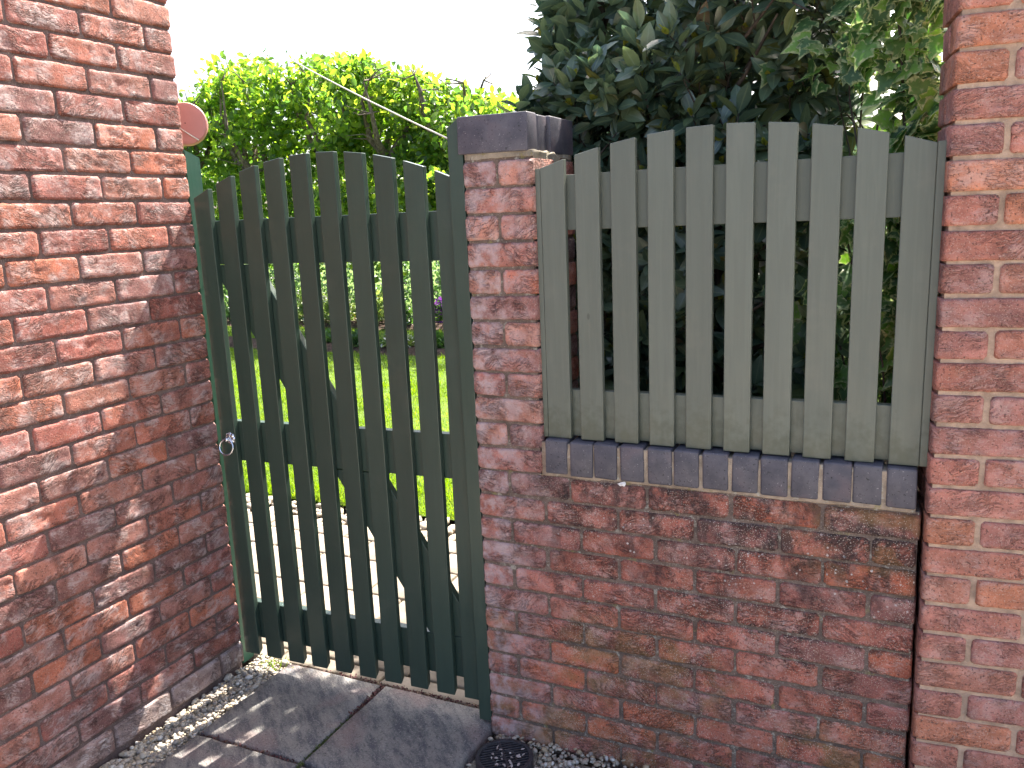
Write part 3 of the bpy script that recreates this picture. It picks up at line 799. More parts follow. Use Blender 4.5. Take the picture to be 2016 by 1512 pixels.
def scatter(x0, x1, y0, y1, n, z0, z1, seed, keep=None):
    rs = np.random.RandomState(seed)
    p = np.stack([rs.uniform(x0, x1, n), rs.uniform(y0, y1, n), rs.uniform(z0, z1, n)], -1)
    if keep is not None: p = p[keep(p)]
    return p
DX, DY, DRAD = 0.102, -0.117, 0.089
pl = scatter(XL + 0.006, -0.890, -1.3, 0.10, 5200, -0.03, -0.004, 1)
tag(link('gravel', stones('gravel_left', pl, 0.0074, M_GRAV, 2)), 'cream pea gravel strip between tall left wall and paving slabs', 'gravel', None, 'stuff')
pr = scatter(0.012, 1.75, -0.95, 0.0, 12500, -0.045, -0.014, 3, lambda p: np.hypot(p[:, 0] - DX, p[:, 1] - DY) > DRAD + 0.010)
pr[:, 2] += 0.012 * np.clip((pr[:, 1] + 0.12) / 0.12, 0, 1)
tag(link('gravel', stones('gravel_right', pr, 0.0074, M_GRAV, 4)), 'beige pea gravel at the foot of the low wall around the drain cover', 'gravel', None, 'stuff')

# drain cover
drain = empty('drain_cover', (DX, DY, -0.02), 'round black plastic drain grate set in gravel at the wall foot', 'drain cover')
M_PLAS = simple('black_plastic', (0.035, 0.033, 0.038), 0.45, 0.5, 0, 80, 0.35, 0.0008)
zt = -0.004
V = []; F = []; ns = 64
for r, z in ((DRAD, zt - 0.04), (DRAD, zt - 0.003), (DRAD - 0.003, zt), (DRAD - 0.013, zt), (DRAD - 0.014, zt - 0.004), (DRAD - 0.014, zt - 0.03)):
    for k in range(ns):
        a = 2 * math.pi * k / ns; V.append((DX + r * math.cos(a), DY + r * math.sin(a), z))
for i in range(5):
    for k in range(ns): F.append((i * ns + k, i * ns + (k + 1) % ns, (i + 1) * ns + (k + 1) % ns, (i + 1) * ns + k))
link('rim', mesh('rim', V, F, M_PLAS), drain)
ri = DRAD - 0.0135
th = math.radians(38)
for k in range(-6, 7):
    d = k * 0.0115; h = math.sqrt(max(ri * ri - d * d, 1e-6))
    me = box_mesh('bar', (-h, d - 0.0021, zt - 0.014), (h, d + 0.0021, zt - 0.0035), M_PLAS, 0.0006)
    o = link('bar', me, drain, (DX, DY, 0)); o.rotation_euler = (0, 0, th)
for ang in (math.pi / 2,):
    me = box_mesh('cross_bar', (-ri, -0.003, zt - 0.012), (ri, 0.003, zt - 0.002), M_PLAS, 0.0006)
    o = link('cross_bar', me, drain, (DX, DY, 0)); o.rotation_euler = (0, 0, th + ang)
v, f = torus((DX, DY, zt - 0.006), 0.036, 0.0028, (0.0001, 0, 1), 40, 8)
link('inner_ring', mesh('inner_ring', v, f, M_PLAS), drain)
link('sump', mesh('sump', [(DX + ri * math.cos(2 * math.pi * k / 32), DY + ri * math.sin(2 * math.pi * k / 32), zt - 0.03) for k in range(32)], [tuple(range(32))], simple('sump_black', (0.01, 0.009, 0.008), 0.4)), drain)  # near-black disc set below the grate bars

# ------------------------------------------------------------------ leaf machinery
def leaf_template(kind):
    if kind == 'bay':
        st = [(0.0, 0.0), (0.12, 0.30), (0.3, 0.8), (0.5, 1.0), (0.7, 0.82), (0.87, 0.42), (1.0, 0.0)]
        hw, fold_, droop = 0.215, 0.28, 0.10
    elif kind == 'hedge':
        st = [(0.0, 0.0), (0.25, 0.75), (0.5, 1.0), (0.78, 0.65), (1.0, 0.0)]
        hw, fold_, droop = 0.30, 0.35, 0.15
    elif kind == 'blade':
        st = [(0.0, 0.6), (0.5, 0.8), (1.0, 0.0)]
        hw, fold_, droop = 0.06, 0.2, 0.25
    V = []; E = []; F = []; rows = []
    for y, w in st:
        z = -droop * y * y
        if w == 0.0:
            rows.append([len(V)]); V.append((0, y, z)); E.append(0.3)
        else:
            rows.append([len(V), len(V) + 1, len(V) + 2])
            V += [(-hw * w, y, z + hw * w * fold_), (0, y, z), (hw * w, y, z + hw * w * fold_)]; E += [1, 0, 1]
    for a, b in zip(rows[:-1], rows[1:]):
        if len(a) == 1 and len(b) == 3: F += [(a[0], b[1], b[0]), (a[0], b[2], b[1])]
        elif len(a) == 3 and len(b) == 3: F += [(a[0], a[1], b[1], b[0]), (a[1], a[2], b[2], b[1])]
        else: F += [(a[0], a[1], b[0]), (a[1], a[2], b[0])]
    return np.array(V), F, np.array(E)
def ivy_template(seed=0):
    out = [(0.0, 0.0), (-0.22, -0.12), (-0.42, 0.0), (-0.52, 0.12), (-0.34, 0.22), (-0.40, 0.48), (-0.24, 0.5), (-0.12, 0.72), (0.0, 1.0), (0.12, 0.72), (0.24, 0.5), (0.40, 0.48), (0.34, 0.22), (0.52, 0.12), (0.42, 0.0), (0.22, -0.12)]
    rs = np.random.RandomState(seed)
    V = [(0, 0.3, 0.0)]; E = [0.0]
    inner = []
    for x, y in out:
        V.append((x * 0.5, 0.3 + (y - 0.3) * 0.55, 0.03)); E.append(0.45)
    for x, y in out:
        V.append((x + rs.normal(0, 0.015), y + rs.normal(0, 0.015), -0.10 * (x * x + (y - 0.3) ** 2) + rs.normal(0, 0.03))); E.append(1.0)
    n = len(out); F = []
    for k in range(n):
        k2 = (k + 1) % n
        F.append((0, 1 + k2, 1 + k)); F.append((1 + k, 1 + k2, 1 + n + k2, 1 + n + k))
    return np.array(V), F, np.array(E)

def basis(axis, nrm):
    ax = axis / (np.linalg.norm(axis, axis=-1, keepdims=True) + 1e-9)
    s = np.cross(ax, nrm); s /= np.linalg.norm(s, axis=-1, keepdims=True) + 1e-9
    n = np.cross(s, ax)
    return np.stack([s, ax, n], -1)      # columns
def leaf_cloud(name, T, P, B, size, mat, rnd, smooth=True):
    TV, TF, TE = T; N = len(P); nv = len(TV)
    V = np.einsum('nij,vj->nvi', B, TV) * size[:, None, None] + P[:, None, :]
    F = []
    base = (np.arange(N) * nv)
    tri = [f for f in TF if len(f) == 3]; quad = [f for f in TF if len(f) == 4]
    if tri: F += (np.array(tri)[None] + base[:, None, None]).reshape(-1, 3).tolist()
    if quad: F += (np.array(quad)[None] + base[:, None, None]).reshape(-1, 4).tolist()
    me = bpy.data.meshes.new(name)
    me.from_pydata(V.reshape(-1, 3).tolist(), [], F); me.update()
    if smooth: me.polygons.foreach_set('use_smooth', [True] * len(me.polygons))
    a = me.attributes.new('rnd', 'FLOAT', 'POINT'); a.data.foreach_set('value', np.repeat(rnd, nv))
    a = me.attributes.new('edge', 'FLOAT', 'POINT'); a.data.foreach_set('value', np.tile(TE, N))
    me.materials.append(mat)
    return me
def single_leaf(name, T, mat):
    return leaf_cloud(name, T, np.zeros((1, 3)), np.eye(3)[None], np.ones(1), mat, np.zeros(1))
def leaf_objects(parent, tmpl_meshes, P, B, size, name='leaf'):
    for p, b, s in zip(P, B, size):
        o = link(name, tmpl_meshes[RS.randint(len(tmpl_meshes))], parent)
        m = Matrix([[b[r][c] * s for c in range(3)] + [p[r]] for r in range(3)] + [[0, 0, 0, 1]])
        o.matrix_basis = m
def pix(P):
    """photograph-frame test used only to choose which leaves become single objects"""
    d = P - np.array(CAM)
    zc = -(d @ np.array(_b)); u = (d @ np.array(_r)) / zc; v = (d @ np.array(_u)) / zc
    return u, v, zc
def unit(a): return a / (np.linalg.norm(a, axis=-1, keepdims=True) + 1e-9)

# ================================================================= BAY HEDGE
M_BAY = leaf_mat('bay_leaf', [(0.0, (0.05, 0.092, 0.06)), (0.35, (0.08, 0.13, 0.082)), (0.65, (0.105, 0.155, 0.085)), (0.93, (0.125, 0.17, 0.07)), (0.965, (0.16, 0.15, 0.03)), (1.0, (0.12, 0.085, 0.05))], 0.2, 0.34, 0.9, rib=(0.15, 0.20, 0.11))
M_BUD = leaf_mat('bay_young_leaf', [(0.0, (0.22, 0.26, 0.04)), (1.0, (0.34, 0.33, 0.06))], 0.35, 0.45, 0.4)
M_BARK_D = bark_mat('dark_bark', (0.045, 0.035, 0.028), (0.10, 0.08, 0.065))
bay = empty('bay_hedge', (0.42, 0.75, 0), 'dense dark glossy laurel hedge rising behind the sage green panel', 'hedge')
rs = np.random.RandomState(11)
def bay_left(y): return -0.02 - np.clip((y - 0.6) / 1.4, 0, 1) * 0.30
def bay_top(x, y):
    return 2.03 + 1.36 * (y - 0.42) * np.where(y < 1.1, 1, 0) + np.where(y < 1.1, 0, 0.92) + np.where(y < 1.1, np.clip((x - 0.5) * 2.0, 0, 0.5), 0)
def in_bay(n, shell):
    # hedge body with a bulging face, taller towards the back; returns points and outward normals
    P = np.zeros((n, 3)); Nn = np.zeros((n, 3))
    q = VN(91)
    for k in range(n):
        r = rs.rand(); dep = rs.exponential(shell)
        if r < 0.50:
            x = rs.uniform(-0.02, 1.0); z = rs.uniform(0.3, 2.06 + np.clip((x - 0.40) * 2, 0, 0.6))
            P[k] = (x, 0.42 - 0.07 * float(q(x * 4 + 3, z * 4)) + dep, z); Nn[k] = (0, -1, 0.25)
        elif r < 0.74:
            y = rs.uniform(0.42, 2.2); z = rs.uniform(0.3, 2.03 + 1.36 * (y - 0.42) if y < 1.0 else 2.9)
            P[k] = (bay_left(y) - 0.06 * float(q(y * 5, z * 4)) + dep, y, z); Nn[k] = (-1, -0.1, 0.25)
        elif r < 0.92:
            y = rs.uniform(1.0, 2.2); x = rs.uniform(-0.5, 1.0)
            P[k] = (x, y, min(2.03 + 1.36 * (y - 0.42), 2.75 + 1.2 * np.clip(x + 0.52, 0, 0.9)) - dep); Nn[k] = (-0.3, -0.3, 1)
        else:
            y = rs.uniform(0.42, 1.1); x = rs.uniform(-0.02, 1.0)
            P[k] = (x, y, 2.03 + 1.36 * (y - 0.42) + np.clip((x - 0.45) * 2, 0, 0.5) - dep); Nn[k] = (0, -0.3, 1)
    return P, unit(Nn)
NS = 1700
SP, SN = in_bay(NS, 0.10)
SD = unit(SN * 0.85 + np.array([0, 0, 0.35]) + rs.normal(0, 0.40, (NS, 3)))
LP, LB, LS, LR = [], [], [], []
BP_, BB_, BS_ = [], [], []
stems = []
for i in range(NS):
    d = SD[i]; a = unit(np.cross(d, rs.normal(0, 1, 3))); b = np.cross(d, a)
    nl = rs.randint(6, 10); L = rs.uniform(0.05, 0.11)
    tip = SP[i]
    if SN[i][1] < -0.5: stems.append(tube([tip - d * (L + 0.06), tip - d * L * 0.4, tip], [0.0028, 0.0022, 0.0014], 5, False))
    for k in range(nl):
        f = k / (nl - 1)
        th = k * 2.4 + rs.normal(0, 0.3)
        out = a * math.cos(th) + b * math.sin(th)
        tilt = 0.62 + 0.75 * (1 - f) + rs.normal(0, 0.18)
        ax = d * math.cos(tilt) + out * math.sin(tilt)
        ax = unit(ax + np.array([0, 0, -0.05]))
        LP.append(tip - d * L * (1 - f)); LS.append(rs.uniform(0.078, 0.122) * (0.8 + 0.2 * (1 - abs(2 * f - 1))))
        nn = d * 0.9 - out * 0.25 + np.array([0, 0, 0.35]) + rs.normal(0, 0.2, 3)
        LB.append(basis(ax[None], nn[None])[0]); LR.append(rs.rand())
    if rs.rand() < 0.34 and SN[i][1] < -0.5 or rs.rand() < 0.08:
        for k in range(5):
            th = k * 1.3; out = a * math.cos(th) + b * math.sin(th)
            ax = d * 0.92 + out * 0.35 * rs.rand() + np.array([0, 0, 0.15])
            BP_.append(tip + d * 0.004 * k); BB_.append(basis(ax[None], (out + d * 0.2)[None])[0]); BS_.append(rs.uniform(0.018, 0.036))
LP = np.array(LP); LB = np.array(LB); LS = np.array(LS); LR = np.array(LR)
T_BAY = leaf_template('bay')
u, v, zc = pix(LP)
score = zc + np.where((np.abs(u) < 0.62) & (v > 0.30) & (v < 0.47), 0, 9)
order = np.argsort(score); near = order[:290]; rest = order[290:]
bl = [single_leaf('bay_leaf', T_BAY, M_BAY)]
leaf_objects(bay, bl, LP[near], LB[near], LS[near])
o = link('foliage', leaf_cloud('foliage', T_BAY, LP[rest], LB[rest], LS[rest], M_BAY, LR[rest]), bay); o['kind'] = 'stuff'
o = link('young_shoots', leaf_cloud('young_shoots', leaf_template('hedge'), np.array(BP_), np.array(BB_), np.array(BS_), M_BUD, rs.rand(len(BP_))), bay); o['kind'] = 'stuff'
# dark inner leaves and limbs
parts = []
for x0 in (0.15, 0.42, 0.72, 0.92):
    p = np.array([x0, 0.78, -0.03]); pts = [p.copy()]
    for k in range(7):
        p = p + np.array([rs.normal(0, 0.05), rs.normal(0, 0.04), 0.38]); pts.append(p.copy())
    parts.append(tube(pts, np.linspace(0.03, 0.010, 8), 8))
    for k in range(2, 7):
        for m_ in range(3):
            e = pts[k] + np.array([rs.normal(0, 0.2), rs.uniform(-0.32, 0.2), rs.uniform(0.05, 0.3)])
            e[0] = max(e[0], 0.06)
            mid = (pts[k] + e) / 2 + rs.normal(0, 0.03, 3)
            parts.append(tube([pts[k], mid, e], [0.011, 0.007, 0.003], 6, False))
parts += stems
v_, f_ = join(parts)
link('trunk', mesh('trunk', v_, f_, M_BARK_D, True), bay)
NI = 12000
iy_ = np.where(rs.rand(NI) < 0.45, rs.uniform(0.5, 1.1, NI), rs.uniform(1.1, 2.2, NI))
ix_ = bay_left(iy_) + 0.04 + (0.94 - bay_left(iy_)) * rs.rand(NI)
IP = np.stack([ix_, iy_, 0.2 + rs.rand(NI) * (np.minimum(2.03 + 1.36 * (iy_ - 0.42), 2.75 + 1.2 * np.clip(ix_ + 0.52, 0, 0.9)) - 0.25)], -1)
IB = basis(rs.normal(0, 1, (NI, 3)) + np.array([0, -0.3, 0.1]), rs.normal(0, 0.8, (NI, 3)) + np.array([0, 0, 0.8]))
o = link('inner_foliage', leaf_cloud('inner_foliage', leaf_template('hedge'), IP, IB, rs.uniform(0.06, 0.10, NI), M_BAY, rs.rand(NI)), bay); o['kind'] = 'stuff'

# ================================================================= IVY
M_IVY = leaf_mat('variegated_ivy_leaf', [(0.0, (0.035, 0.085, 0.03)), (0.4, (0.06, 0.13, 0.04)), (0.75, (0.11, 0.23, 0.045)), (1.0, (0.20, 0.36, 0.06))], 0.32, 0.42, 0.45, rib=(0.20, 0.28, 0.12), edge=(0.36, 0.40, 0.19), edgew=(0.6, 1.05))
ivy = empty('ivy', (1.1, 0.35, 0), 'variegated ivy with pale leaf edges climbing against the right wall', 'ivy')
rs = np.random.RandomState(23)
NIv = 2600
t_ = rs.rand(NIv)
ix = 1.235 - np.abs(rs.normal(0, 0.14, NIv)); iz = rs.uniform(0.3, 2.75, NIv)
iy = 0.24 + np.abs(rs.normal(0, 0.12, NIv)) + 0.25 * (1.235 - ix)
m_ = (iz > 1.70) & (ix < 1.13 - 0.0 * iz) & (rs.rand(NIv) < 0.25)
keep = ~m_
lowgap = (iz < 1.93) & (iz > 1.70) & (ix < 1.06)
keep &= ~lowgap
wide = (iz > 1.93)
ix = np.where(wide, ix - 0.08 * rs.rand(NIv) * (iz > 1.93), ix)
IPv = np.stack([ix, iy, iz], -1)[keep]
n_ = len(IPv)
dirn = unit(np.stack([rs.normal(-0.35, 0.5, n_), rs.normal(-0.25, 0.35, n_), rs.normal(-0.55, 0.45, n_)], -1))
nrm = unit(np.stack([rs.normal(-0.15, 0.6, n_), rs.normal(-0.6, 0.5, n_), rs.normal(0.55, 0.5, n_)], -1))
IBv = basis(dirn, nrm); ISv = rs.uniform(0.034, 0.088, n_)
T_IVY = ivy_template(1)
u, v, zc = pix(IPv)
score = zc + np.where((np.abs(u) < 0.62) & (v > 0.26) & (v < 0.47), 0, 9)
order = np.argsort(score); near = order[:260]; rest = order[260:]
il = [single_leaf('ivy_leaf', ivy_template(k), M_IVY) for k in range(3)]
leaf_objects(ivy, il, IPv[near], IBv[near], ISv[near])
o = link('foliage', leaf_cloud('foliage', T_IVY, IPv[rest], IBv[rest], ISv[rest], M_IVY, rs.rand(len(rest))), ivy); o['kind'] = 'stuff'
parts = []
for k in range(16):
    p = np.array([1.19 + rs.normal(0, 0.03), 0.30 + rs.rand() * 0.1, rs.uniform(0, 1.6)]); pts = [p.copy()]
    for j in range(9):
        p = p + np.array([rs.normal(-0.015, 0.03), rs.normal(0.005, 0.02), 0.15]); p[0] = min(p[0], 1.225); pts.append(p.copy())
    parts.append(tube(pts, np.linspace(0.006, 0.002, 10), 6, False))
v_, f_ = join(parts)
link('stem', mesh('stem', v_, f_, M_BARK_D, True), ivy)

# ================================================================= GARDEN BEYOND THE GATE
# lawn
def grass_ground_mat():
    t = NT('lawn_ground'); geo = t.n('ShaderNodeNewGeometry'); pos = geo.outputs['Position']
    c = t.mix(t.ramp(t.noise(pos, 6, 4, 0.6), 0.3, 0.7), (0.10, 0.17, 0.022), (0.16, 0.24, 0.035))
    c = t.mix(t.ramp(t.noise(pos, 120, 3, 0.6), 0.4, 0.65, 0, 0.5), c, (0.035, 0.07, 0.012))
    return t.done(t.bsdf(c, 0.85, 0.2, t.bump(t.noise(pos, 150, 3, 0.6), 0.9, 0.02)).outputs[0])
M_LAWN = grass_ground_mat()
lawn = link('lawn', mesh('lawn', [(-40, 1.62, -0.012), (10, 1.62, -0.012), (10, 40, -0.012), (-40, 40, -0.012)], [(0, 1, 2, 3)], M_LAWN)); lawn['kind'] = 'structure'
M_GRASS = leaf_mat('grass_blade', [(0.0, (0.12, 0.20, 0.022)), (0.5, (0.18, 0.27, 0.03)), (1.0, (0.25, 0.31, 0.06))], 0.5, 0.5, 0.3)
rs = np.random.RandomState(31)
NG = 70000
gy = 1.62 + 9.0 * rs.rand(NG) ** 1.5
gx = 1.137 - (gy + 2.14) * (0.50 + 0.56 * rs.rand(NG))
GP = np.stack([gx, gy, np.full(NG, -0.012)], -1)
bedm = ((gy > 6.25) & (gy < 7.0)) | ((gy > 8.2) & (gy < 9.4))
GP = GP[~bedm]; NG = len(GP)
GB = basis(rs.normal(0, 0.45, (NG, 3)) + np.array([0, 0, 1.0]), rs.normal(0, 1, (NG, 3)) * np.array([1, 1, 0.1]))
tag(link('lawn_grass', leaf_cloud('lawn_grass', leaf_template('blade'), GP, GB, rs.uniform(0.022, 0.05, NG) * (1 + 0.06 * GP[:, 1]) * (1 + 0.35 * VN(55)(GP[:, 0] * 3 + 50, GP[:, 1] * 3)), M_GRASS, np.clip(0.5 + 0.3 * VN(56)(GP[:, 0] * 1.7 + 60, GP[:, 1] * 1.7) + rs.normal(0, 0.2, NG), 0, 0.999), False)), 'sunlit mown lawn grass seen through the gate', 'grass', None, 'stuff')

# patio behind the gate
def patio_mat():
    t = NT('buff_patio'); oi = t.n('ShaderNodeObjectInfo'); geo = t.n('ShaderNodeNewGeometry'); pos = geo.outputs['Position']
    c = t.mix(t.ramp(t.noise(pos, 12, 4, 0.6), 0.3, 0.7), (0.20, 0.165, 0.125), (0.29, 0.245, 0.19))
    hs = t.n('ShaderNodeHueSaturation'); t.l(c, hs.inputs['Color']); t.l(t.ramp(oi.outputs['Random'], 0, 1, 0.8, 1.15), hs.inputs['Value'])
    c = t.mix(t.ramp(t.noise(pos, 260, 2), 0.6, 0.75, 0, 0.5), hs.outputs[0], (0.16, 0.13, 0.1))
    return t.done(t.bsdf(c, 0.85, 0.25, t.bump(t.noise(pos, 60, 4, 0.6), 0.6, 0.004)).outputs[0])
M_PAT = patio_mat()
patio = empty('patio', (-1.5, 0.8, 0)); patio['kind'] = 'structure'
rs = np.random.RandomState(5)
pv = {}
def paver(x0, x1, y0, y1):
    key = (round(x1 - x0, 2), round(y1 - y0, 2))
    if key not in pv: pv[key] = slab_mesh('paver', x1 - x0, y1 - y0, 0.04, len(pv) + 300, M_PAT, 4, 0.001, 0.006)
    o = link('paver', pv[key], patio); o.location = ((x0 + x1) / 2, (y0 + y1) / 2, -0.046 + rs.normal(0, 0.001)); o.rotation_euler = (0, 0, rs.normal(0, 0.004))
y = 0.090
for d, ws in ((0.075, (0.45,)), (0.30, (0.30, 0.45)), (0.20, (0.30, 0.20, 0.45)), (0.30, (0.45, 0.30)), (0.20, (0.30, 0.45, 0.20)), (0.14, (0.30, 0.20))):
    x = 0.0 - rs.uniform(0, 0.2)
    while x > -3.0:
        w = ws[rs.randint(len(ws))]
        paver(x - w, x, y, y + d); x -= w + 0.010
    y += d + 0.010
# cobble edging between patio and lawn
M_COB = simple('cobble', (0.40, 0.34, 0.26), 0.75, 0.3, 0, 30, 0.35, 0.006)
cob = []
for k in range(6):
    me = stones('cobble', np.zeros((1, 3)), 0.042, M_COB, 400 + k, 0.55); cob.append(me)
yy = 1.385
for r in range(4):
    x = -0.35 + rs.uniform(0, 0.05)
    while x > -3.0:
        o = link('cobble', cob[rs.randint(6)], patio); o.location = (x, yy + rs.normal(0, 0.008), -0.024 + rs.normal(0, 0.004)); o.rotation_euler = (rs.normal(0, 0.1), rs.normal(0, 0.1), rs.rand() * 6.28)
        x -= rs.uniform(0.075, 0.095)
    yy += 0.068

# flower beds
M_BED = simple('bed_soil', (0.075, 0.05, 0.038), 0.95, 0.1, 0, 18, 0.5, 0.05)
for nm, y0, y1 in (('flower_bed', 6.3, 7.0), ('flower_bed', 8.2, 9.5)):
    q = VN(8); V = []; F = []; nx, ny = 60, 8
    for i in range(nx + 1):
        for j in range(ny + 1):
            x = -14 + 14.0 * i / nx; yv = y0 + (y1 - y0) * j / ny
            e = min(j, ny - j) / ny * 2
            V.append((x, yv + (0.06 * float(q(x * 1.3, j)) if j in (0, ny) else 0), -0.02 + 0.07 * min(1, e * 2.2) + 0.02 * float(q(x * 4, yv * 4))))
    for i in range(nx):
        for j in range(ny): F.append((i * (ny + 1) + j, (i + 1) * (ny + 1) + j, (i + 1) * (ny + 1) + j + 1, i * (ny + 1) + j + 1))
    o = link(nm, mesh(nm, V, F, M_BED, True)); o['kind'] = 'structure'
M_PL = [leaf_mat('plant_leaf_a', [(0.0, (0.05, 0.11, 0.03)), (1.0, (0.11, 0.2, 0.045))], 0.4, 0.45),
        leaf_mat('plant_leaf_b', [(0.0, (0.10, 0.16, 0.05)), (1.0, (0.24, 0.30, 0.09))], 0.45, 0.45),
        leaf_mat('plant_leaf_c', [(0.0, (0.035, 0.075, 0.025)), (1.0, (0.075, 0.14, 0.04))], 0.4, 0.4)]
M_FLW = {'purple': leaf_mat('purple_petal', [(0.0, (0.13, 0.03, 0.2)), (1.0, (0.24, 0.07, 0.34))], 0.4, 0.5),
         'white': leaf_mat('white_petal', [(0.0, (0.6, 0.58, 0.48)), (1.0, (0.75, 0.74, 0.68))], 0.4, 0.5),
         'yellow': leaf_mat('yellow_petal', [(0.0, (0.6, 0.48, 0.02)), (1.0, (0.7, 0.6, 0.08))], 0.4, 0.5)}
def bed_plant(name, x, y, r, h, m, label, flower=None, nf=60, n=420, grp=None):
    e = empty(name, (x, y, 0.03), label, 'plant', grp)
    P = rs.normal(0, 1, (n, 3)); P = unit(P) * (rs.rand(n, 1) ** 0.4); P[:, 2] = np.abs(P[:, 2])
    Q = P * np.array([r, r, h]) + np.array([x, y, 0.04])
    B = basis(unit(P + rs.normal(0, 0.5, (n, 3)) + np.array([0, 0, 0.4])), unit(P + rs.normal(0, 0.5, (n, 3)) + np.array([0, 0, 0.8])))
    link('foliage', leaf_cloud('foliage', leaf_template('hedge'), Q, B, rs.uniform(0.05, 0.11, n), M_PL[m], rs.rand(n)), e)
    if flower:
        P = unit(rs.normal(0, 1, (nf, 3))); P[:, 2] = np.abs(P[:, 2]); Q = P * np.array([r, r, h]) * rs.uniform(0.9, 1.12, (nf, 1)) + np.array([x, y, 0.04])
        B = basis(unit(P + rs.normal(0, 0.7, (nf, 3))), unit(rs.normal(0, 1, (nf, 3)) + np.array([0, -0.6, 0.8])))
        link('flowers', leaf_cloud('flowers', leaf_template('hedge'), Q, B, rs.uniform(0.035, 0.06, nf), M_FLW[flower], rs.rand(nf)), e)
    v, f = tube([(x, y, -0.03), (x + 0.02, y, h * 0.5)], [0.012, 0.005], 6)
    link('stem', mesh('stem', v, f, M_BARK_D, True), e)
bed_plant('flowering_plant', -5.15, 8.85, 0.16, 0.34, 0, 'purple flowering plant in the bed, seen beside the hinge post', 'purple', 240, 160)
bed_plant('flowering_plant', -7.55, 8.75, 0.34, 0.52, 1, 'pale cream flowered plant in the far bed, fifth gap of the gate', 'white', 150, 520)
bed_plant('flowering_plant', -6.95, 8.6, 0.30, 0.45, 1, 'white flowered low plant in the far bed behind the sixth gate gap', 'white', 120, 480)
bed_plant('flowering_plant', -6.25, 8.7, 0.32, 0.48, 1, 'yellow flowered leafy plant in the far bed behind the seventh gate gap', 'yellow', 60, 520)
bed_plant('flowering_plant', -5.62, 8.5, 0.14, 0.22, 0, 'small white flowered plant at the foot of the tree trunk', 'white', 60, 160)
bed_plant('leafy_plant', -8.35, 8.7, 0.36, 0.6, 1, 'bright leafy plant in the far bed behind the fourth gate gap', None, 0, 620)
bed_plant('leafy_plant', -9.1, 8.8, 0.4, 0.5, 2, 'dark leafy plant in the far bed nearest the latch post', None, 0, 520)
for k, (x, yv, m, lb) in enumerate(((-6.3, 6.65, 1, 'low pale plant in the near lawn bed behind the third gate gap'), (-5.75, 6.6, 0, 'low green plant in the near lawn bed behind the fifth gate gap'), (-5.1, 6.62, 2, 'low dark plant in the near lawn bed behind the sixth gate gap'), (-4.55, 6.6, 1, 'low silvery plant in the near lawn bed behind the eighth gate gap'), (-4.0, 6.65, 0, 'low plant in the near lawn bed closest to the hinge post'))):
    bed_plant('low_plant', x, yv, 0.2, 0.15, m, lb, 'white' if k in (3,) else None, 40, 240)

# dark evergreen shrubs closing the view under the hedge trees
for k, (x, lb) in enumerate(((-11.6, 'farthest left dark evergreen shrub under the hedge trees'), (-10.2, 'dark evergreen shrub behind the second gate gap'), (-8.8, 'dark evergreen shrub behind the fourth gate gap'), (-7.4, 'dark evergreen shrub behind the sixth gate gap'), (-6.0, 'dark evergreen shrub behind the eighth gate gap'), (-4.6, 'dark evergreen shrub behind the gap nearest the hinge post'), (-3.2, 'rightmost dark evergreen shrub behind the brick pier'))):
    bed_plant('evergreen_shrub', x, 10.6 + 0.3 * (k % 2), 0.95, 1.5, 2, lb, None, 0, 1500, 'evergreen shrubs at the garden end')
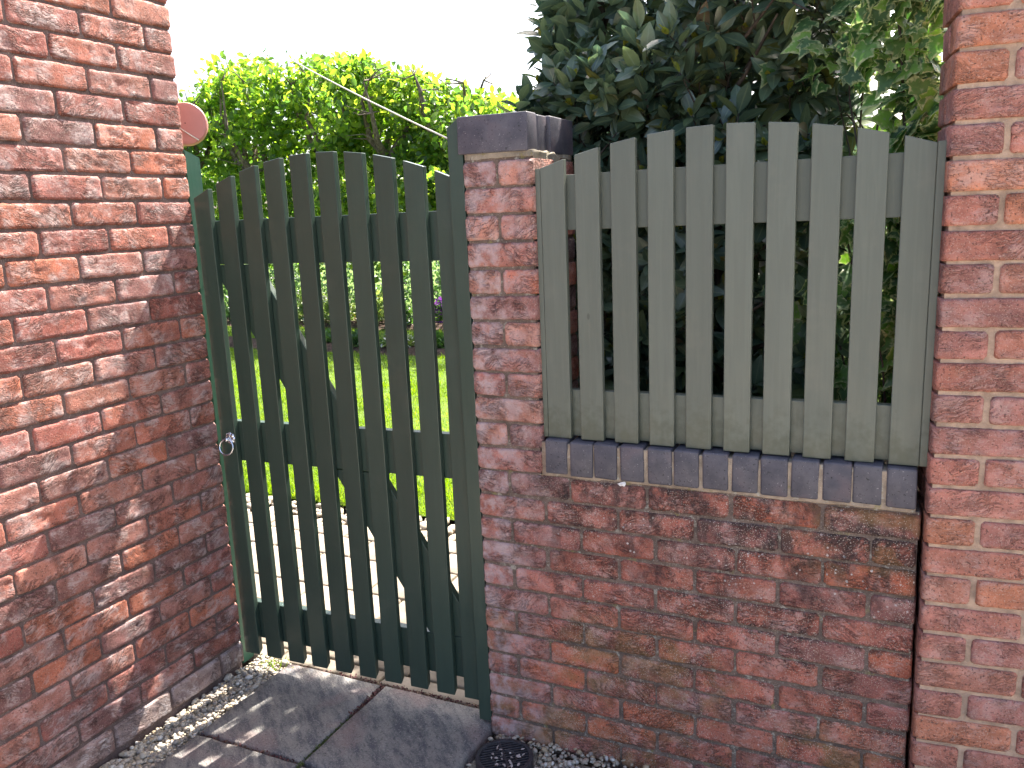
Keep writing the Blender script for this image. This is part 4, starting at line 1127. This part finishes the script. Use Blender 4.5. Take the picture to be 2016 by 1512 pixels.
# hedge trees
M_HLEAF = leaf_mat('apple_leaf', [(0.0, (0.06, 0.115, 0.03)), (0.45, (0.12, 0.205, 0.038)), (0.8, (0.20, 0.29, 0.05)), (1.0, (0.30, 0.36, 0.07))], 0.6, 0.38, 0.5, tv=2.2)
M_BARK = bark_mat('grey_brown_bark', (0.10, 0.075, 0.055), (0.24, 0.19, 0.15))
T_H = leaf_template('hedge')
def hedge_top(x):
    return float(np.interp(x, [-10.5, -9.2, -8.6, -7.95, -7.0, -6.14, -5.6, -5.17, -4.4, -3.9, -3.3, -2.2], [3.4, 3.72, 3.98, 4.08, 3.98, 3.93, 3.78, 3.62, 3.32, 3.14, 3.05, 3.0]))
def tree(x, y, w, label, seed, n=6400):
    rs = np.random.RandomState(seed)
    e = empty('hedge_tree', (x, y, 0), label, 'tree', 'trees clipped into a tall garden hedge')
    top = hedge_top(x)
    parts = []; tips = []
    p = np.array([x, y, -0.03]); fork = np.array([x + rs.normal(0, 0.08), y + rs.normal(0, 0.08), rs.uniform(2.1, 2.5) if top > 3.3 else rs.uniform(1.3, 1.6)])
    mid = (p + fork) / 2 + rs.normal(0, 0.05, 3)
    parts.append(tube([p, mid, fork], [0.10, 0.08, 0.075], 10))
    tips += [mid, fork]
    for k in range(5):
        a = 2 * math.pi * k / 5 + rs.normal(0, 0.35); rr = rs.uniform(0.35, 0.62)
        e1 = fork + np.array([math.cos(a) * rr * 0.6, math.sin(a) * rr * 0.5, rs.uniform(0.2, 0.45)])
        e2 = e1 + np.array([math.cos(a) * rr * 0.3 + rs.normal(0, 0.1), math.sin(a) * rr * 0.4, rs.uniform(0.3, 0.5)])
        e3 = e2 + np.array([rs.normal(0, 0.12), rs.normal(0, 0.12), max(0.2, top - 0.35 - e2[2])])
        parts.append(tube([fork, e1, e2, e3], [0.058, 0.045, 0.028, 0.009], 8, False))
        for m in range(7):
            f = rs.rand(); s = (e1, e2, e3)[rs.randint(3)]
            d = unit(np.array([rs.normal(), rs.normal(), rs.uniform(-0.1, 0.9)]))
            t2 = s + d * rs.uniform(0.25, 0.5)
            parts.append(tube([s, (s + t2) / 2 + rs.normal(0, 0.04, 3), t2], [0.013, 0.009, 0.003], 5, False)); tips.append(t2)
    v, f = join(parts)
    link('trunk', mesh('trunk', v, f, M_BARK, True), e)
    # leaf clumps
    nc = 150
    C = np.stack([rs.uniform(-w, w, nc), rs.normal(0.18, 0.42, nc), rs.rand(nc) ** 0.75], -1)
    cx = x + C[:, 0]; tp = np.array([hedge_top(q) for q in cx])
    cz = 1.0 + (tp - 0.06 - 1.0) * C[:, 2] - 0.25 * np.abs(C[:, 1]) ** 2
    CC = np.stack([cx, y + C[:, 1], cz], -1)
    ids = rs.randint(nc, size=n)
    Q = CC[ids] + rs.normal(0, 1, (n, 3)) * np.array([0.12, 0.12, 0.085])
    over = Q[:, 2] > np.array([hedge_top(q) for q in Q[:, 0]]) + 0.04
    Q[over, 2] -= rs.uniform(0.1, 0.35, over.sum())
    ax = unit(rs.normal(0, 1, (n, 3)) + np.array([0, 0, 0.1])); nr = unit(rs.normal(0, 0.8, (n, 3)) + np.array([0, 0, 0.9]))
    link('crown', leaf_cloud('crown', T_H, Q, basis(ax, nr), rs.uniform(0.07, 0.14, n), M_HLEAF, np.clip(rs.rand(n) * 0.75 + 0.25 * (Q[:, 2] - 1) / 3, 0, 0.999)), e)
    # upright shoots on top
tree(-9.35, 8.4, 0.75, 'clipped hedge tree farthest left, mostly hidden by the sunlit brick wall', 71)
tree(-8.05, 8.3, 0.75, 'clipped hedge tree with forked trunk behind the terracotta line reel', 72)
tree(-6.85, 8.5, 0.75, 'tallest clipped hedge tree with twin trunks above the middle of the gate', 73)
tree(-5.75, 8.5, 0.75, 'clipped hedge tree above the right half of the gate', 74)
tree(-4.6, 8.4, 0.75, 'clipped hedge tree directly left of the brick pier cap', 75, 8000)
tree(-3.4, 8.3, 0.8, 'lower clipped hedge tree between pier cap and dark laurel hedge', 76, 8000)

# ================================================================= WASHING LINE AND REEL
M_TERRA = simple('terracotta_plastic', (0.46, 0.20, 0.165), 0.42, 0.45, 0, 15, 0.06)
M_CORD = simple('cord', (0.62, 0.60, 0.52), 0.7, 0.3)
rc = np.array([-1.148, 0.130, 1.974]); rn = unit(np.array([0.62, -0.77, 0.12]))
reel = empty('line_reel', tuple(rc), 'round terracotta plastic washing line reel at the wall end', 'line reel')
ra = -unit(np.cross(rn, [0, 0, 1.0])); rb = np.cross(rn, ra)
V = []; F = []; ns = 72
prof = [(0.0, 0.0), (0.060, 0.0), (0.0695, -0.0015), (0.0728, -0.006), (0.0728, -0.030), (0.066, -0.036), (0.0, -0.036)]
for r, h in prof:
    for k in range(ns):
        a = 2 * math.pi * k / ns; V.append(rc + rn * h + ra * r * math.cos(a) + rb * r * math.sin(a))
for i in range(len(prof) - 1):
    for k in range(ns): F.append((i * ns + k, i * ns + (k + 1) % ns, (i + 1) * ns + (k + 1) % ns, (i + 1) * ns + k))
link('housing', mesh('housing', [tuple(p) for p in V], F, M_TERRA, False), reel)
v, f = tube([rc + rn * 0.0006 + ra * 0.0, rc + rn * 0.0012], [0.0022, 0.0018], 12)
link('screw_hole', mesh('screw_hole', v, f, simple('hole', (0.02, 0.012, 0.01), 0.8)), reel)
c1 = rc + rn * 0.005 - ra * 0.026 - rb * 0.012; c2 = rc + rn * 0.005 + ra * 0.040 - rb * 0.060
v, f = tube([c1, (c1 + c2) / 2 + [0, 0, -0.001], c2], 0.0021, 8); link('cord', mesh('cord', v, f, M_CORD, True), reel)
link('bracket', box_mesh('bracket', (-1.20, 0.012, 1.90), (-1.16, 0.16, 2.02), M_TERRA, 0.004), reel)
e1 = np.array([-0.040, 0.05, 1.825]); e2 = np.array([-3.10, 1.913, 3.174])
pts = [e1 + (e2 - e1) * s + np.array([0, 0, -0.05 * 4 * s * (1 - s)]) for s in np.linspace(0, 1, 14)]
v, f = tube(pts, 0.0024, 8)
wl = empty('washing_line', tuple(e1), 'pale washing line rising diagonally across the bright hedge', 'washing line')
link('cord', mesh('cord', v, f, M_CORD, True), wl)
v, f = tube([(-3.10, 1.93, -0.05), (-3.10, 1.93, 1.6), (-3.10, 1.93, 3.24)], [0.024, 0.022, 0.018], 12)
link('pole', mesh('pole', v, f, M_STEEL, True), wl)

# ================================================================= SMALL LITTER: joint debris, moss, tufts
M_DEB = leaf_mat('dark_red_litter', [(0.0, (0.05, 0.018, 0.018)), (0.6, (0.11, 0.03, 0.035)), (1.0, (0.2, 0.14, 0.09))], 0.1, 0.8)
rs = np.random.RandomState(77)
def litter(name, P, size, mat, label, cat, updir=0.6):
    n = len(P)
    B = basis(unit(rs.normal(0, 1, (n, 3)) * np.array([1, 1, 0.5])), unit(rs.normal(0, 0.7, (n, 3)) + np.array([0, 0, updir])))
    return tag(link(name, leaf_cloud(name, T_H, P, B, size * rs.uniform(0.6, 1.5, n), mat, rs.rand(n))), label, cat, None, 'stuff')
P1 = np.stack([rs.uniform(-0.85, -0.03, 620), 0.081 + rs.normal(0, 0.0045, 620), -0.006 + rs.rand(620) * 0.009], -1)
P1 = P1[rs.rand(len(P1)) < np.clip((P1[:, 0] + 0.9) * 1.6, 0.1, 1)]
P2 = np.stack([-0.4645 + rs.normal(0, 0.005, 300), rs.uniform(-0.12, 0.075, 300), -0.007 + rs.rand(300) * 0.008], -1)
P3 = np.stack([rs.uniform(-0.87, -0.48, 160), -0.381 + rs.normal(0, 0.004, 160), -0.008 + rs.rand(160) * 0.007], -1)
litter('leaf_litter', np.concatenate([P1, P2, P3]), 0.0085, M_DEB, 'dark red leaf litter caught in the paving joints under the gate', 'litter')
M_MOSS = leaf_mat('moss', [(0.0, (0.045, 0.07, 0.015)), (1.0, (0.10, 0.13, 0.03))], 0.2, 0.8)
P4 = np.stack([-0.4645 + rs.normal(0, 0.004, 900), rs.uniform(-0.62, -0.10, 900), -0.012 + rs.rand(900) * 0.010], -1)
litter('moss', P4, 0.006, M_MOSS, 'green moss filling the joint between the front paving slabs', 'moss')
P5 = np.stack([rs.normal(-0.95, 0.035, 60), rs.normal(0.05, 0.02, 60), np.full(60, -0.005)], -1)
n = len(P5); B5 = basis(unit(rs.normal(0, 0.6, (n, 3)) + np.array([0, 0, 0.8])), rs.normal(0, 1, (n, 3)))
tag(link('grass_tuft', leaf_cloud('grass_tuft', leaf_template('blade'), P5, B5, rs.uniform(0.018, 0.04, n), M_GRASS, rs.rand(n))), 'small pale grass tuft growing in gravel below the latch side', 'grass', None, 'stuff')
# pale litter on the drain
P6 = np.stack([DX + rs.normal(0, 0.03, 26), DY + rs.normal(0, 0.03, 26), np.full(26, zt if zt < 0.1 else 0) * 0 + 0.0005], -1)
M_PALE = leaf_mat('dry_petals', [(0.0, (0.35, 0.28, 0.26)), (1.0, (0.55, 0.5, 0.46))], 0.1, 0.8)
litter('petal_litter', P6, 0.012, M_PALE, 'dry pale petals lying on the black drain grate', 'litter', 2.0)

scene.render.resolution_x = 1024
scene.render.resolution_y = 768
